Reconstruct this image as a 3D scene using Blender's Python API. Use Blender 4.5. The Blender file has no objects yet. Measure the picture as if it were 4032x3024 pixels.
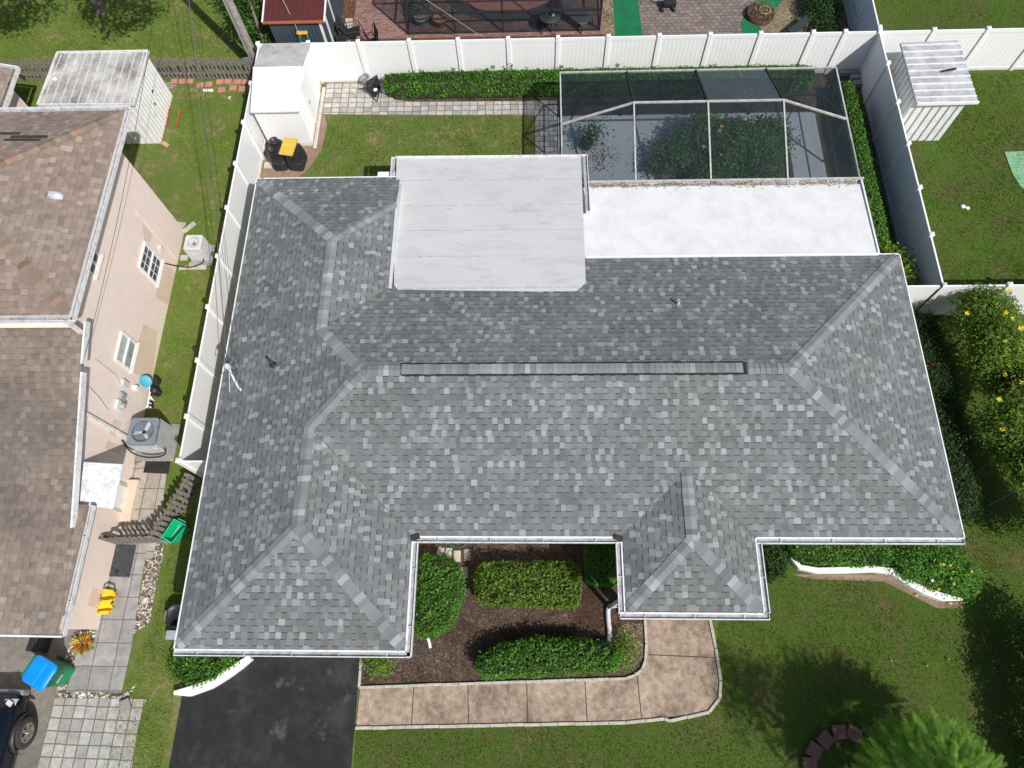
import bpy, math, random
import numpy as np
from mathutils import Vector, Matrix
random.seed(7); rng = np.random.default_rng(7)
C = bpy.context.scene.collection
SC = bpy.context.scene
rad = math.radians
# ---------------------------------------------------------------- camera
F_PX, CX, CY, CAM_H = 2785.0, 2016.0, 1512.0, 20.5      # focal length in pixels of the 4032 wide photo, flying height
def _axes():
    d = np.array([2115-CX, 2640-CY, F_PX]); d /= np.linalg.norm(d)
    y = np.array([2082-CX, -5308-CY, F_PX]); y -= d*(y@d); y /= np.linalg.norm(y)
    z = -d; x = np.cross(y, z)
    return np.array([x, y, z])
RM = _axes()
cam_d = bpy.data.cameras.new('camera'); cam = bpy.data.objects.new('camera', cam_d); C.objects.link(cam)
cam_d.sensor_width = 36; cam_d.lens = F_PX/4032*36; cam_d.clip_end = 500
M4 = Matrix.Identity(4)
for i in range(3):
    M4[i][0] = RM[i][0]; M4[i][1] = -RM[i][1]; M4[i][2] = -RM[i][2]
M4[2][3] = CAM_H
cam.matrix_world = M4
SC.camera = cam
def P(px, py, z=0.0):
    """measured place (photo pixel, known height) -> world point"""
    r = RM @ np.array([px-CX, py-CY, F_PX]); t = (z-CAM_H)/r[2]
    return Vector((r[0]*t, r[1]*t, z))
def PX(px, py, x):
    """same, for a point on the wall plane x = const"""
    r = RM @ np.array([px-CX, py-CY, F_PX]); t = x/r[0]
    return Vector((x, r[1]*t, r[2]*t+CAM_H))
# ---------------------------------------------------------------- world, sun, exposure
w = bpy.data.worlds.new('World'); SC.world = w; w.use_nodes = True
nt = w.node_tree; nt.nodes.clear()
sky = nt.nodes.new('ShaderNodeTexSky'); sky.sky_type = 'NISHITA'; sky.sun_disc = False
sky.sun_elevation = rad(47.4); sky.sun_rotation = rad(137.6); sky.air_density = 1.0; sky.dust_density = 2.0; sky.ozone_density = 1.0
bg = nt.nodes.new('ShaderNodeBackground'); bg.inputs[1].default_value = 0.085
wo = nt.nodes.new('ShaderNodeOutputWorld')
nt.links.new(sky.outputs[0], bg.inputs[0]); nt.links.new(bg.outputs[0], wo.inputs[0])
sd = bpy.data.lights.new('sun', 'SUN'); sd.energy = 3.9; sd.angle = rad(0.55); sd.color = (1, .965, .91)
sun = bpy.data.objects.new('sun', sd); C.objects.link(sun)
sun.rotation_euler = Vector((-.62, .68, -1)).to_track_quat('-Z', 'Y').to_euler(); sun.location = (30, -30, 40)
SC.view_settings.view_transform = 'Standard'; SC.view_settings.look = 'None'; SC.view_settings.exposure = 0.22; SC.view_settings.gamma = 1
SC.render.film_transparent = False
SC.cycles.max_bounces = 6; SC.cycles.transparent_max_bounces = 16
# ---------------------------------------------------------------- mesh builder
class MB:
    def __init__(s): s.v = []; s.f = []; s.uv = {}; s.r = {}; s.sm = set()
    def add(s, vs, fs, r=None, smooth=False):
        o = len(s.v); s.v += [tuple(p) for p in vs]
        for f in fs:
            i = len(s.f); s.f.append([o+k for k in f])
            if r is not None: s.r[i] = r
            if smooth: s.sm.add(i)
        return s
    def face(s, pts, u=None, r=None):
        pts = [Vector(p) for p in pts]; i = len(s.f)
        s.add(pts, [list(range(len(pts)))], r)
        if u is not None:
            n = Vector((0, 0, 0))
            for k in range(len(pts)): n += (pts[k]).cross(pts[(k+1) % len(pts)])
            n.normalize(); u = Vector(u).normalized(); v = n.cross(u)
            if v.z < 0: v = -v
            s.uv[i] = [(p.dot(u), p.dot(v)) for p in pts]
        return s
    def box(s, c, d, rz=0, r=None, M=None):
        hx, hy, hz = d[0]/2, d[1]/2, d[2]/2
        vs = [Vector((x, y, z)) for z in (-hz, hz) for x, y in ((-hx, -hy), (hx, -hy), (hx, hy), (-hx, hy))]
        R = M if M is not None else Matrix.Rotation(rz, 3, 'Z')
        vs = [R @ p + Vector(c) for p in vs]
        return s.add(vs, [(0, 3, 2, 1), (4, 5, 6, 7), (0, 1, 5, 4), (1, 2, 6, 5), (2, 3, 7, 6), (3, 0, 4, 7)], r)
    def box2(s, a, b, r=None):
        return s.box([(a[i]+b[i])/2 for i in range(3)], [abs(b[i]-a[i]) for i in range(3)], 0, r)
    def bar(s, p, q, w, h=None, up=(0, 0, 1), r=None):
        p, q = Vector(p), Vector(q); d = q-p; L = d.length
        if L < 1e-6: return s
        y = d/L; x = y.cross(Vector(up))
        if x.length < 1e-4: x = y.cross(Vector((1, 0, 0)))
        x.normalize(); z = x.cross(y)
        M = Matrix((x, y, z)).transposed()
        return s.box((p+q)/2, (w, L, h or w), 0, r, M)
    def cyl(s, p, q, r0, r1=None, n=12, caps=True, rr=None, smooth=True):
        r1 = r0 if r1 is None else r1
        p, q = Vector(p), Vector(q); y = (q-p).normalized(); x = y.orthogonal().normalized(); z = x.cross(y)
        vs = []
        for c, ra in ((p, r0), (q, r1)):
            for k in range(n):
                a = 2*math.pi*k/n; vs.append(c+(x*math.cos(a)+z*math.sin(a))*ra)
        s.add(vs, [(k, (k+1) % n, n+(k+1) % n, n+k) for k in range(n)], rr, smooth)
        if caps: s.add(vs, [list(range(n))[::-1], list(range(n, 2*n))], rr)
        return s
    def tube(s, pts, r, n=8, rr=None):
        pts = [Vector(p) for p in pts]; rings = []; R = r if hasattr(r, '__len__') else [r]*len(pts)
        prev = None
        for i, p in enumerate(pts):
            d = (pts[min(i+1, len(pts)-1)]-pts[max(i-1, 0)]).normalized()
            x = d.orthogonal().normalized() if prev is None else (prev-d*prev.dot(d)).normalized()
            prev = x; z = d.cross(x)
            rings.append([p+(x*math.cos(2*math.pi*k/n)+z*math.sin(2*math.pi*k/n))*R[i] for k in range(n)])
        vs = [v for g in rings for v in g]; fs = []
        for i in range(len(pts)-1):
            fs += [(i*n+k, i*n+(k+1) % n, (i+1)*n+(k+1) % n, (i+1)*n+k) for k in range(n)]
        s.add(vs, fs, rr, True)
        s.add(rings[0], [list(range(n))[::-1]], rr); s.add(rings[-1], [list(range(n))], rr)
        return s
    def lathe(s, c, prof, n=20, rr=None):
        c = Vector(c); vs = []
        for (ra, z) in prof:
            for k in range(n):
                a = 2*math.pi*k/n; vs.append(c+Vector((ra*math.cos(a), ra*math.sin(a), z)))
        fs = []
        for i in range(len(prof)-1):
            fs += [(i*n+k, i*n+(k+1) % n, (i+1)*n+(k+1) % n, (i+1)*n+k) for k in range(n)]
        return s.add(vs, fs, rr, True)
    def prism(s, poly, z0, z1, r=None):
        n = len(poly); vs = [(p[0], p[1], z0) for p in poly]+[(p[0], p[1], z1) for p in poly]
        fs = [list(range(n))[::-1], list(range(n, 2*n))]+[(k, (k+1) % n, n+(k+1) % n, n+k) for k in range(n)]
        return s.add(vs, fs, r)
    def loft(s, rings, closed=True, caps=True, smooth=True, r=None):
        n = len(rings[0]); vs = [v for g in rings for v in g]; fs = []
        for i in range(len(rings)-1):
            for k in range(n if closed else n-1):
                fs.append((i*n+k, i*n+(k+1) % n, (i+1)*n+(k+1) % n, (i+1)*n+k))
        s.add(vs, fs, r, smooth)
        if caps: s.add(rings[0], [list(range(n))[::-1]], r); s.add(rings[-1], [list(range(n))], r)
        return s
    def build(s, name, mat, parent=None, local=False, bevel=0, **tags):
        me = bpy.data.meshes.new(name)
        off = Vector((0, 0, 0))
        if parent is not None and not local:
            q = parent
            while q is not None: off += Vector(q.location); q = q.parent
        me.from_pydata([(p[0]-off.x, p[1]-off.y, p[2]-off.z) for p in s.v], [], s.f)
        if s.uv:
            ul = me.uv_layers.new(name='UVMap')
            for i, poly in enumerate(me.polygons):
                if i in s.uv:
                    for k, li in enumerate(poly.loop_indices): ul.data[li].uv = s.uv[i][k]
        at = me.attributes.new('rnd', 'FLOAT', 'FACE')
        at.data.foreach_set('value', [s.r[i] if i in s.r else .5 for i in range(len(s.f))])
        me.polygons.foreach_set('use_smooth', [i in s.sm for i in range(len(s.f))])
        me.materials.append(mat); me.update()
        o = bpy.data.objects.new(name, me); C.objects.link(o)
        if parent is not None: o.parent = parent
        if bevel:
            b = o.modifiers.new('bevel', 'BEVEL'); b.width = bevel; b.segments = 2; b.limit_method = 'ANGLE'
        for k, v in tags.items(): o[{'cat': 'category'}.get(k, k)] = v
        return o
def thing(name, label, cat, loc=(0, 0, 0), group=None, rz=0):
    o = bpy.data.objects.new(name, None); C.objects.link(o); o.location = loc; o.rotation_euler = (0, 0, rz)
    o['label'] = label; o['category'] = cat; o.empty_display_size = .2
    if group: o['group'] = group
    return o
def kids(o): return [c for c in bpy.data.objects if c.parent == o]
def dup(o, loc, label, rz=None, parent=None):
    c = o.copy(); C.objects.link(c)
    if parent is None: c.location = loc; c['label'] = label
    else: c.parent = parent
    if rz is not None: c.rotation_euler = (0, 0, rz)
    for ch in kids(o): dup(ch, None, None, None, c)
    return c
# ---------------------------------------------------------------- material helpers
class NT:
    def __init__(s, name):
        s.m = bpy.data.materials.new(name); s.m.use_nodes = True; s.t = s.m.node_tree; s.t.nodes.clear()
        s.out = s.t.nodes.new('ShaderNodeOutputMaterial')
    def n(s, typ, ins=None, **props):
        x = s.t.nodes.new(typ)
        for k, v in props.items(): setattr(x, k, v)
        for k, v in (ins or {}).items():
            i = x.inputs[k]
            if isinstance(v, bpy.types.NodeSocket): s.t.links.new(v, i)
            else: i.default_value = v
        return x
    def m_(s, op, a, b=0.0, c=0.0): return s.n('ShaderNodeMath', {0: a, 1: b, 2: c}, operation=op).outputs[0]
    def comb(s, x, y, z=0.0): return s.n('ShaderNodeCombineXYZ', {0: x, 1: y, 2: z}).outputs[0]
    def sep(s, v):
        q = s.n('ShaderNodeSeparateXYZ', {0: v}); return q.outputs[0], q.outputs[1], q.outputs[2]
    def pos(s): return s.n('ShaderNodeNewGeometry').outputs['Position']
    def obj(s): return s.n('ShaderNodeTexCoord').outputs['Object']
    def uv(s): return s.n('ShaderNodeUVMap').outputs[0]
    def noise(s, v, scale, detail=4, rough=.55, dist=0.0): return s.n('ShaderNodeTexNoise', {'Vector': v, 'Scale': scale, 'Detail': detail, 'Roughness': rough, 'Distortion': dist}).outputs[0]
    def white(s, v): return s.n('ShaderNodeTexWhiteNoise', {0: v}, noise_dimensions='2D').outputs[0]
    def attr(s): return s.n('ShaderNodeAttribute', attribute_name='rnd').outputs['Fac']
    def ramp(s, f, stops, interp='LINEAR'):
        r = s.n('ShaderNodeValToRGB', {0: f}); cr = r.color_ramp; cr.interpolation = interp
        while len(cr.elements) < len(stops): cr.elements.new(.5)
        for e, (p, c) in zip(cr.elements, stops):
            e.position = p; e.color = (c, c, c, 1) if not hasattr(c, '__len__') else (*c, 1)
        return r.outputs[0]
    def mix(s, f, a, b, mode='MIX'):
        x = s.n('ShaderNodeMix', data_type='RGBA', blend_type=mode)
        for i, v in ((0, f), (6, a), (7, b)):
            if isinstance(v, bpy.types.NodeSocket): s.t.links.new(v, x.inputs[i])
            elif i == 0: x.inputs[i].default_value = v
            else: x.inputs[i].default_value = (*v, 1) if len(v) == 3 else v
        return x.outputs[2]
    def mulc(s, col, f):
        return s.mix(1.0, col, s.comb(f, f, f), 'MULTIPLY')
    def bump(s, h, strength=.3, dist=.01): return s.n('ShaderNodeBump', {'Height': h, 'Strength': strength, 'Distance': dist}).outputs[0]
    def bsdf(s, col, rough=.8, normal=None, metal=0.0, spec=.3, trans=None):
        ins = {'Roughness': rough, 'Metallic': metal, 'Specular IOR Level': spec}
        b = s.n('ShaderNodeBsdfPrincipled', ins)
        if isinstance(col, bpy.types.NodeSocket): s.t.links.new(col, b.inputs[0])
        else: b.inputs[0].default_value = (*col, 1)
        if normal is not None: s.t.links.new(normal, b.inputs['Normal'])
        sh = b.outputs[0]
        s.t.links.new(sh, s.out.inputs[0]); return s.m
def paint(name, col, rough=.5, var=.12, scale=3, dirt=None, dirtamt=.5, metal=0.0, spec=.4, bump=0, fine=60):
    t = NT(name); p = t.pos()
    a = t.noise(p, scale, 5); f = t.ramp(a, [(.3, 1-var), (.7, 1+var*.4)])
    c = t.mix(1.0, col, f, 'MULTIPLY')
    if dirt: c = t.mix(t.m_('MULTIPLY', t.ramp(t.noise(p, scale*1.7, 8, .65), [(.48, 0.), (.72, 1.)]), dirtamt), c, dirt)
    nrm = t.bump(t.noise(p, fine, 3), bump, .01) if bump else None
    return t.bsdf(c, rough, nrm, metal, spec)
def tiles(name, tw, th, cols, mortar, rot=0, offset=0.0, msize=.02, bumpy=.4, dirt=.35, noise_s=6, rough=.85):
    """paving: rectangular units, each with its own tone"""
    t = NT(name); p = t.pos(); x, y, z = t.sep(p)
    if rot:
        c_, s_ = math.cos(rot), math.sin(rot)
        xr = t.m_('ADD', t.m_('MULTIPLY', x, c_), t.m_('MULTIPLY', y, s_)); yr = t.m_('SUBTRACT', t.m_('MULTIPLY', y, c_), t.m_('MULTIPLY', x, s_))
        x, y = xr, yr
    wob = t.m_('MULTIPLY', t.m_('SUBTRACT', t.noise(p, 1.6, 3), .5), .06)
    x = t.m_('ADD', x, wob); y = t.m_('ADD', y, wob)
    v = t.m_('DIVIDE', y, th); row = t.m_('FLOOR', v)
    u = t.m_('ADD', t.m_('DIVIDE', x, tw), t.m_('MULTIPLY', row, offset)); col = t.m_('FLOOR', u)
    h = t.white(t.comb(col, row)); fu = t.m_('FRACT', u); fv = t.m_('FRACT', v)
    eu = t.m_('MINIMUM', fu, t.m_('SUBTRACT', 1.0, fu)); ev = t.m_('MINIMUM', fv, t.m_('SUBTRACT', 1.0, fv))
    e = t.m_('MINIMUM', t.m_('MULTIPLY', eu, tw), t.m_('MULTIPLY', ev, th))
    e = t.m_('ADD', e, t.m_('MULTIPLY', t.m_('SUBTRACT', t.noise(p, 25, 3), .5), msize*.9))
    g = t.ramp(e, [(msize*.35, 0.), (msize, 1.)])
    n = len(cols); base = t.ramp(h, [(i/n, c) for i, c in enumerate(cols)], 'CONSTANT')
    base = t.mix(1.0, base, t.ramp(t.noise(p, noise_s, 8, .7), [(.28, 1-dirt), (.62, 1.08)]), 'MULTIPLY')
    base = t.mix(1.0, base, t.ramp(t.noise(p, 90, 2), [(.3, .82), (.7, 1.12)]), 'MULTIPLY')
    c = t.mix(g, mortar, base)
    return t.bsdf(c, rough, t.bump(t.m_('ADD', g, t.m_('MULTIPLY', h, .3)), bumpy, .012))
def shingles(name, stops, base=(.2, .2, .2), row=.156, tw=.14, band=.5, stain=None, lowvar=.12):
    t = NT(name); u, v, _ = t.sep(t.uv()); p = t.pos()
    def cell(r):
        off = t.m_('MULTIPLY', t.white(t.comb(r, 3.7)), 9.0)
        wob = t.noise(t.comb(t.m_('MULTIPLY', u, 3.1), t.m_('MULTIPLY', r, 7.3)), 1.0, 1)
        uu = t.m_('ADD', t.m_('ADD', t.m_('DIVIDE', u, tw), off), t.m_('MULTIPLY', wob, 1.3))
        c = t.m_('FLOOR', uu); return t.white(t.comb(c, r)), t.m_('FRACT', uu), t.white(t.comb(t.m_('ADD', c, 37.3), r)), t.m_('FLOORED_MODULO', c, 2.0)
    vv = t.m_('DIVIDE', v, row); r = t.m_('FLOOR', vv); fv = t.m_('FRACT', vv)
    h, fu, h2, par = cell(r); hu, _, hu2, paru = cell(t.m_('ADD', r, 1.0))
    col = t.mix(par, t.ramp(h, stops), t.ramp(h, [(q, tuple(k*.5+base[i]*.42 for i, k in enumerate(cc))) for q, cc in stops]))
    col = t.mix(1.0, col, t.ramp(h2, [(0., .86), (1., 1.12)]), 'MULTIPLY')
    # printed dark band under the thick tabs of the course above
    bandm = t.m_('MULTIPLY', t.m_('MULTIPLY', t.m_('GREATER_THAN', fv, .83), par), t.m_('GREATER_THAN', hu2, .22))
    col = t.mix(t.m_('MULTIPLY', bandm, band), col, (.035, .037, .04))
    line = t.m_('GREATER_THAN', fv, .955); col = t.mix(t.m_('MULTIPLY', line, .22), col, (.03, .03, .03))
    gap = t.m_('MULTIPLY', t.m_('LESS_THAN', fu, .055), t.m_('GREATER_THAN', h2, .4)); col = t.mix(t.m_('MULTIPLY', gap, .28), col, (.03, .03, .03))
    col = t.mix(1.0, col, t.ramp(t.noise(p, .7, 5, .6), [(.3, 1-lowvar), (.7, 1+lowvar*.6)]), 'MULTIPLY')
    col = t.mix(1.0, col, t.ramp(t.noise(p, .33, 3), [(.35, (1.02, 1.01, .985)), (.65, (.96, 1.0, 1.01))]), 'MULTIPLY')
    col = t.mix(1.0, col, t.ramp(t.noise(p, 5, 5, .7), [(.3, .9), (.7, 1.07)]), 'MULTIPLY')
    col = t.mix(1.0, col, t.ramp(t.noise(p, 140, 2), [(.3, .86), (.7, 1.14)]), 'MULTIPLY')
    if stain:
        c0, rr = stain; d = t.n('ShaderNodeVectorMath', {0: p, 1: c0}, operation='DISTANCE').outputs['Value']
        f = t.m_('MULTIPLY', t.ramp(t.m_('ADD', t.m_('DIVIDE', d, rr), t.m_('MULTIPLY', t.m_('SUBTRACT', t.noise(p, 1.1, 5, .6), .5), 1.6)), [(.25, 1.), (.95, 0.)]), .36)
        col = t.mix(f, col, (.05, .048, .045))
    ht = t.m_('ADD', t.m_('MULTIPLY', h2, .6), t.m_('SUBTRACT', 1.0, fv))
    return t.bsdf(col, .92, t.bump(ht, .55, .012), 0, .2)
def leafmat(name, stops, trans=.35, patch=.25, pscale=2.2):
    t = NT(name); a = t.attr(); p = t.pos()
    col = t.ramp(a, stops); col = t.mix(1.0, col, t.ramp(t.noise(p, pscale, 4), [(.3, 1-patch), (.7, 1+patch*.7)]), 'MULTIPLY')
    d = t.n('ShaderNodeBsdfPrincipled', {'Base Color': col, 'Roughness': .55, 'Specular IOR Level': .25})
    tr = t.n('ShaderNodeBsdfTranslucent', {'Color': t.mix(1.0, col, (1.3, 1.5, .5), 'MULTIPLY')})
    mx = t.n('ShaderNodeMixShader', {0: trans, 1: d.outputs[0], 2: tr.outputs[0]})
    t.t.links.new(mx.outputs[0], t.out.inputs[0]); return t.m
def ground_mat(name, stops, scales=(.6, 5, 40), extra=None, rough=.95, bump=.5):
    t = NT(name); p = t.pos()
    a = t.m_('ADD', t.m_('MULTIPLY', t.noise(p, scales[0], 5, .6), .5), t.m_('MULTIPLY', t.noise(p, scales[1], 6, .7), .5))
    c = t.ramp(a, stops)
    c = t.mix(1.0, c, t.ramp(t.noise(p, scales[2], 4, .7), [(.3, .6), (.7, 1.35)]), 'MULTIPLY')
    if extra: c = t.mix(t.ramp(t.noise(p, extra[0], 5, .6), [(extra[1], 0.), (extra[1]+.1, extra[3] if len(extra) > 3 else 1.)]), c, extra[2])
    return t.bsdf(c, rough, t.bump(t.noise(p, scales[2]*1.3, 5), bump, .02), 0, .15)
def chips(name, cols, scale=45, base=(.05, .035, .025), rough=.9, thr=None, stretch=2.2, pattern=.35):
    """loose chips / shells / bark: voronoi cells each with its own tone"""
    t = NT(name); p = t.pos(); q = t.n('ShaderNodeMapping', {'Vector': t.n('ShaderNodeVectorMath', {0: p, 1: t.comb(t.m_('MULTIPLY', t.noise(p, 9, 2), .25), t.m_('MULTIPLY', t.noise(p, 7, 2), .25))}, operation='ADD').outputs[0], 'Scale': (1, stretch, 1)}).outputs[0]
    vo = t.n('ShaderNodeTexVoronoi', {'Vector': q, 'Scale': scale}); h = t.sep(vo.outputs['Color'])[0]
    n = len(cols); c = t.ramp(h, [(i/n, k) for i, k in enumerate(cols)], 'CONSTANT')
    c = t.mix(t.ramp(vo.outputs['Distance'], [(.35, 0.), (.75, 1.)]), c, base)
    c = t.mix(1.0, c, t.ramp(t.noise(p, 1.7, 5, .6), [(.3, 1-pattern), (.7, 1+pattern*.6)]), 'MULTIPLY')
    return t.bsdf(c, rough, t.bump(vo.outputs['Distance'], .8, .02), 0, .2)
# ---------------------------------------------------------------- foliage helpers (numpy)
def quads(name, V, rnd, mat, parent=None, **tags):
    """V: (n,4,3) quads"""
    off = np.zeros(3)
    q = parent
    while q is not None: off += np.array(q.location); q = q.parent
    n = len(V); me = bpy.data.meshes.new(name); me.vertices.add(n*4); me.vertices.foreach_set('co', (V-off).reshape(-1).astype(np.float32))
    me.loops.add(n*4); me.loops.foreach_set('vertex_index', np.arange(n*4, dtype=np.int32))
    me.polygons.add(n); me.polygons.foreach_set('loop_start', np.arange(0, n*4, 4, dtype=np.int32)); 
    at = me.attributes.new('rnd', 'FLOAT', 'FACE'); at.data.foreach_set('value', rnd.astype(np.float32))
    me.materials.append(mat); me.update(calc_edges=True); me.validate()
    o = bpy.data.objects.new(name, me); C.objects.link(o)
    if parent is not None: o.parent = parent
    for k, v in tags.items(): o[{'cat': 'category'}.get(k, k)] = v
    return o
def leaf_quads(pts, nrm, L, Wd, jitter=.6):
    n = len(pts); N = nrm+rng.normal(0, jitter, (n, 3)); N /= np.linalg.norm(N, axis=1)[:, None]+1e-9
    T = rng.normal(0, 1, (n, 3)); T -= N*(T*N).sum(1)[:, None]; T /= np.linalg.norm(T, axis=1)[:, None]+1e-9
    B = np.cross(N, T); s = rng.uniform(.7, 1.25, (n, 1)); L = L*s; Wd = Wd*s
    a = pts-T*L/2; c = pts+T*L/2; b = pts+B*Wd/2+N*Wd*.18-T*L*.08; d = pts-B*Wd/2+N*Wd*.18-T*L*.08
    return np.stack([a, b, c, d], 1)
def in_poly(pts, poly):
    x, y = pts[:, 0], pts[:, 1]; ins = np.zeros(len(pts), bool); j = len(poly)-1
    for i in range(len(poly)):
        xi, yi = poly[i][0], poly[i][1]; xj, yj = poly[j][0], poly[j][1]
        c = ((yi > y) != (yj > y)) & (x < (xj-xi)*(y-yi)/(yj-yi+1e-12)+xi); ins ^= c; j = i
    return ins
def edge_dist(pts, poly):
    d = np.full(len(pts), 1e9)
    for i in range(len(poly)):
        a = np.array(poly[i][:2]); b = np.array(poly[(i+1) % len(poly)][:2]); ab = b-a
        t = np.clip(((pts[:, :2]-a)@ab)/(ab@ab+1e-12), 0, 1); d = np.minimum(d, np.linalg.norm(pts[:, :2]-(a+t[:, None]*ab), axis=1))
    return d
def sample_poly(poly, n):
    xs = [p[0] for p in poly]; ys = [p[1] for p in poly]; out = []; tot = 0
    while tot < n:
        q = np.stack([rng.uniform(min(xs), max(xs), n*2), rng.uniform(min(ys), max(ys), n*2)], 1); q = q[in_poly(q, poly)]
        out.append(q); tot += len(q)
    return np.concatenate(out)[:n]
def area(poly): return abs(sum(poly[i][0]*poly[(i+1) % len(poly)][1]-poly[(i+1) % len(poly)][0]*poly[i][1] for i in range(len(poly))))/2
def lump(p, s, seed=0):
    return (np.sin(p[:, 0]*s*1.3+seed)+np.sin(p[:, 1]*s*1.7+seed*2.1)+np.sin((p[:, 0]+p[:, 1])*s*2.3+seed*.7)+np.sin((p[:, 0]-p[:, 1])*s*3.1+seed))/4
def roundpoly(poly, k=.1, ragged=.0, seed=0):
    """chaikin-smoothed outline"""
    pl = [np.array(p[:2], float) for p in poly]
    for _ in range(2):
        q = []
        for i in range(len(pl)):
            a, b = pl[i], pl[(i+1) % len(pl)]; q += [a*(1-k)+b*k, a*k+b*(1-k)]
        pl = q
    return pl
def hedge(name, label, poly, h, mat, corem, L=.075, Wd=.04, dens=1.0, z0=.05, rad_=.22, lumps=.05, cat='hedge', group=None, twigm=None, loose=.03, sprigs=0):
    poly = roundpoly(poly); cen = np.mean(poly, 0)
    t = thing(name, label, cat, (cen[0], cen[1], 0), group)
    A = area(poly); per = sum(np.linalg.norm(poly[i]-poly[(i+1) % len(poly)]) for i in range(len(poly)))
    nt_ = int(A*1.9/(L*Wd*.5)*dens); ns = int(per*h*1.5/(L*Wd*.5)*dens)
    q = sample_poly(poly, nt_); d = edge_dist(q, poly); seed = cen[0]
    k = np.clip(1-d/rad_, 0, 1); z = h*(1-.28*k**2)+lumps*lump(q, 5, seed)+rng.normal(0, loose, nt_)-np.abs(rng.normal(0, .035, nt_))
    top = np.column_stack([q, z]); gn = np.column_stack([(q-cen)*.15, np.ones(nt_)]) 
    # sides
    seg = []; nn = []
    for i in range(len(poly)):
        a, b = poly[i], poly[(i+1) % len(poly)]; l = np.linalg.norm(b-a); m = max(1, int(ns*l/per))
        tt = rng.uniform(0, 1, (m, 1)); e = (b-a)/(l+1e-9); nv = np.array([e[1], -e[0]])
        if nv@((a+b)/2-cen) < 0: nv = -nv
        zz = rng.uniform(z0, h*.92, (m, 1)); bul = -.10*(zz/h-.55)**2*2
        xy = a+(b-a)*tt+nv*(bul+rng.normal(0, loose, (m, 1))+lumps*.7*np.sin(zz*9+tt*l*6+seed))
        seg.append(np.column_stack([xy, zz])); nn.append(np.tile([nv[0], nv[1], .45], (m, 1)))
    pts = np.concatenate([top]+seg); nrm = np.concatenate([gn]+nn)
    if sprigs:
        sq = sample_poly(poly, sprigs); 
        for s_ in sq:
            hh = h+rng.uniform(.06, .22); m = 26
            pp = np.column_stack([s_[0]+rng.normal(0, .05, m), s_[1]+rng.normal(0, .05, m), rng.uniform(h-.03, hh, m)])
            pts = np.concatenate([pts, pp]); nrm = np.concatenate([nrm, np.tile([0, 0, 1.], (m, 1))])
    V = leaf_quads(pts, nrm, L, Wd)
    r = np.clip(rng.beta(2.2, 2.6, len(pts)), 0, 1)
    quads('foliage', V, r, mat, t)
    # added solid core; the hedge's inner darkness is put into its colour
    ins = [cen+(p-cen)*max(.4, 1-.11/max(.2, np.linalg.norm(p-cen))) for p in poly]
    MB().prism([tuple(p) for p in ins], .0, h-.12).build('dark_core', corem, t)
    return t
def grass(name, poly, dens, mat, hgt=(.03, .07), wid=.018, holes=(), **tags):
    n = int(area(poly)*dens); q = sample_poly(poly, n)
    for hpoly in holes: q = q[~in_poly(q, hpoly)]
    n = len(q); base = np.column_stack([q, np.zeros(n)]); a = rng.uniform(0, 2*np.pi, n); W_ = np.column_stack([np.cos(a), np.sin(a), np.zeros(n)])*wid
    lean = rng.normal(0, .55, (n, 2)); hh = rng.uniform(*hgt, n)*(1+.5*lump(q, 1.3))
    tip = base+np.column_stack([lean*hh[:, None], hh]); mid = base*.5+tip*.5
    V = np.stack([base-W_/2, base+W_/2, tip+W_*.15, tip-W_*.15], 1)
    return quads(name, V, np.clip(rng.beta(2, 2, n), 0, 1), mat, None, **tags)
# ================================================================ materials
G1, G2, G3, G4 = .10, .135, .165, .30
roof_grey = shingles('roof_shingle_grey', [(0., (.148, .158, .162)), (.5, (.172, .183, .185)), (.76, (.196, .208, .209)), (.79, (.245, .265, .271)), (1., (.295, .322, .332))], (.182, .193, .196), band=.72, lowvar=.15)
roof_brown = shingles('roof_shingle_brown', [(0., (.24, .185, .15)), (.5, (.28, .215, .18)), (1., (.345, .27, .225))], (.285, .22, .185), band=.22, tw=.17)
roof_brown_dark = shingles('roof_shingle_brown_stained', [(0., (.23, .185, .155)), (.5, (.27, .22, .185)), (1., (.32, .26, .22))], (.26, .21, .178), band=.28, tw=.17, stain=((-14.3, 5.2, 3.6), 4.2), lowvar=.25)
cap_grey = NT('ridge_cap_grey'); cap_grey = cap_grey.bsdf(cap_grey.mix(1.0, cap_grey.ramp(cap_grey.attr(), [(0., (.145, .153, .158)), (.3, (.19, .198, .202)), (.6, (.22, .23, .235)), (.8, (.26, .272, .28)), (1., (.345, .37, .385))]), cap_grey.ramp(cap_grey.noise(cap_grey.pos(), 120, 3), [(.3, .85), (.7, 1.15)]), 'MULTIPLY'), .9)
cap_brown = NT('ridge_cap_brown'); cap_brown = cap_brown.bsdf(cap_brown.mix(1.0, cap_brown.ramp(cap_brown.attr(), [(0., (.14, .10, .075)), (.4, (.22, .165, .13)), (.8, (.29, .22, .17)), (1., (.32, .17, .11))]), cap_brown.ramp(cap_brown.noise(cap_brown.pos(), 60, 4), [(.3, .8), (.7, 1.2)]), 'MULTIPLY'), .9)
white_paint = paint('white_paint', (.8, .8, .79), .45, .05, 2, (.35, .33, .29), .35)
white_gutter = paint('white_gutter_aluminium', (.74, .75, .76), .4, .1, 4, (.30, .29, .27), .7)
gutter_grey = paint('gutter_trough_grime', (.42, .42, .44), .6, .25, 5, (.16, .15, .14), .8)
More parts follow.
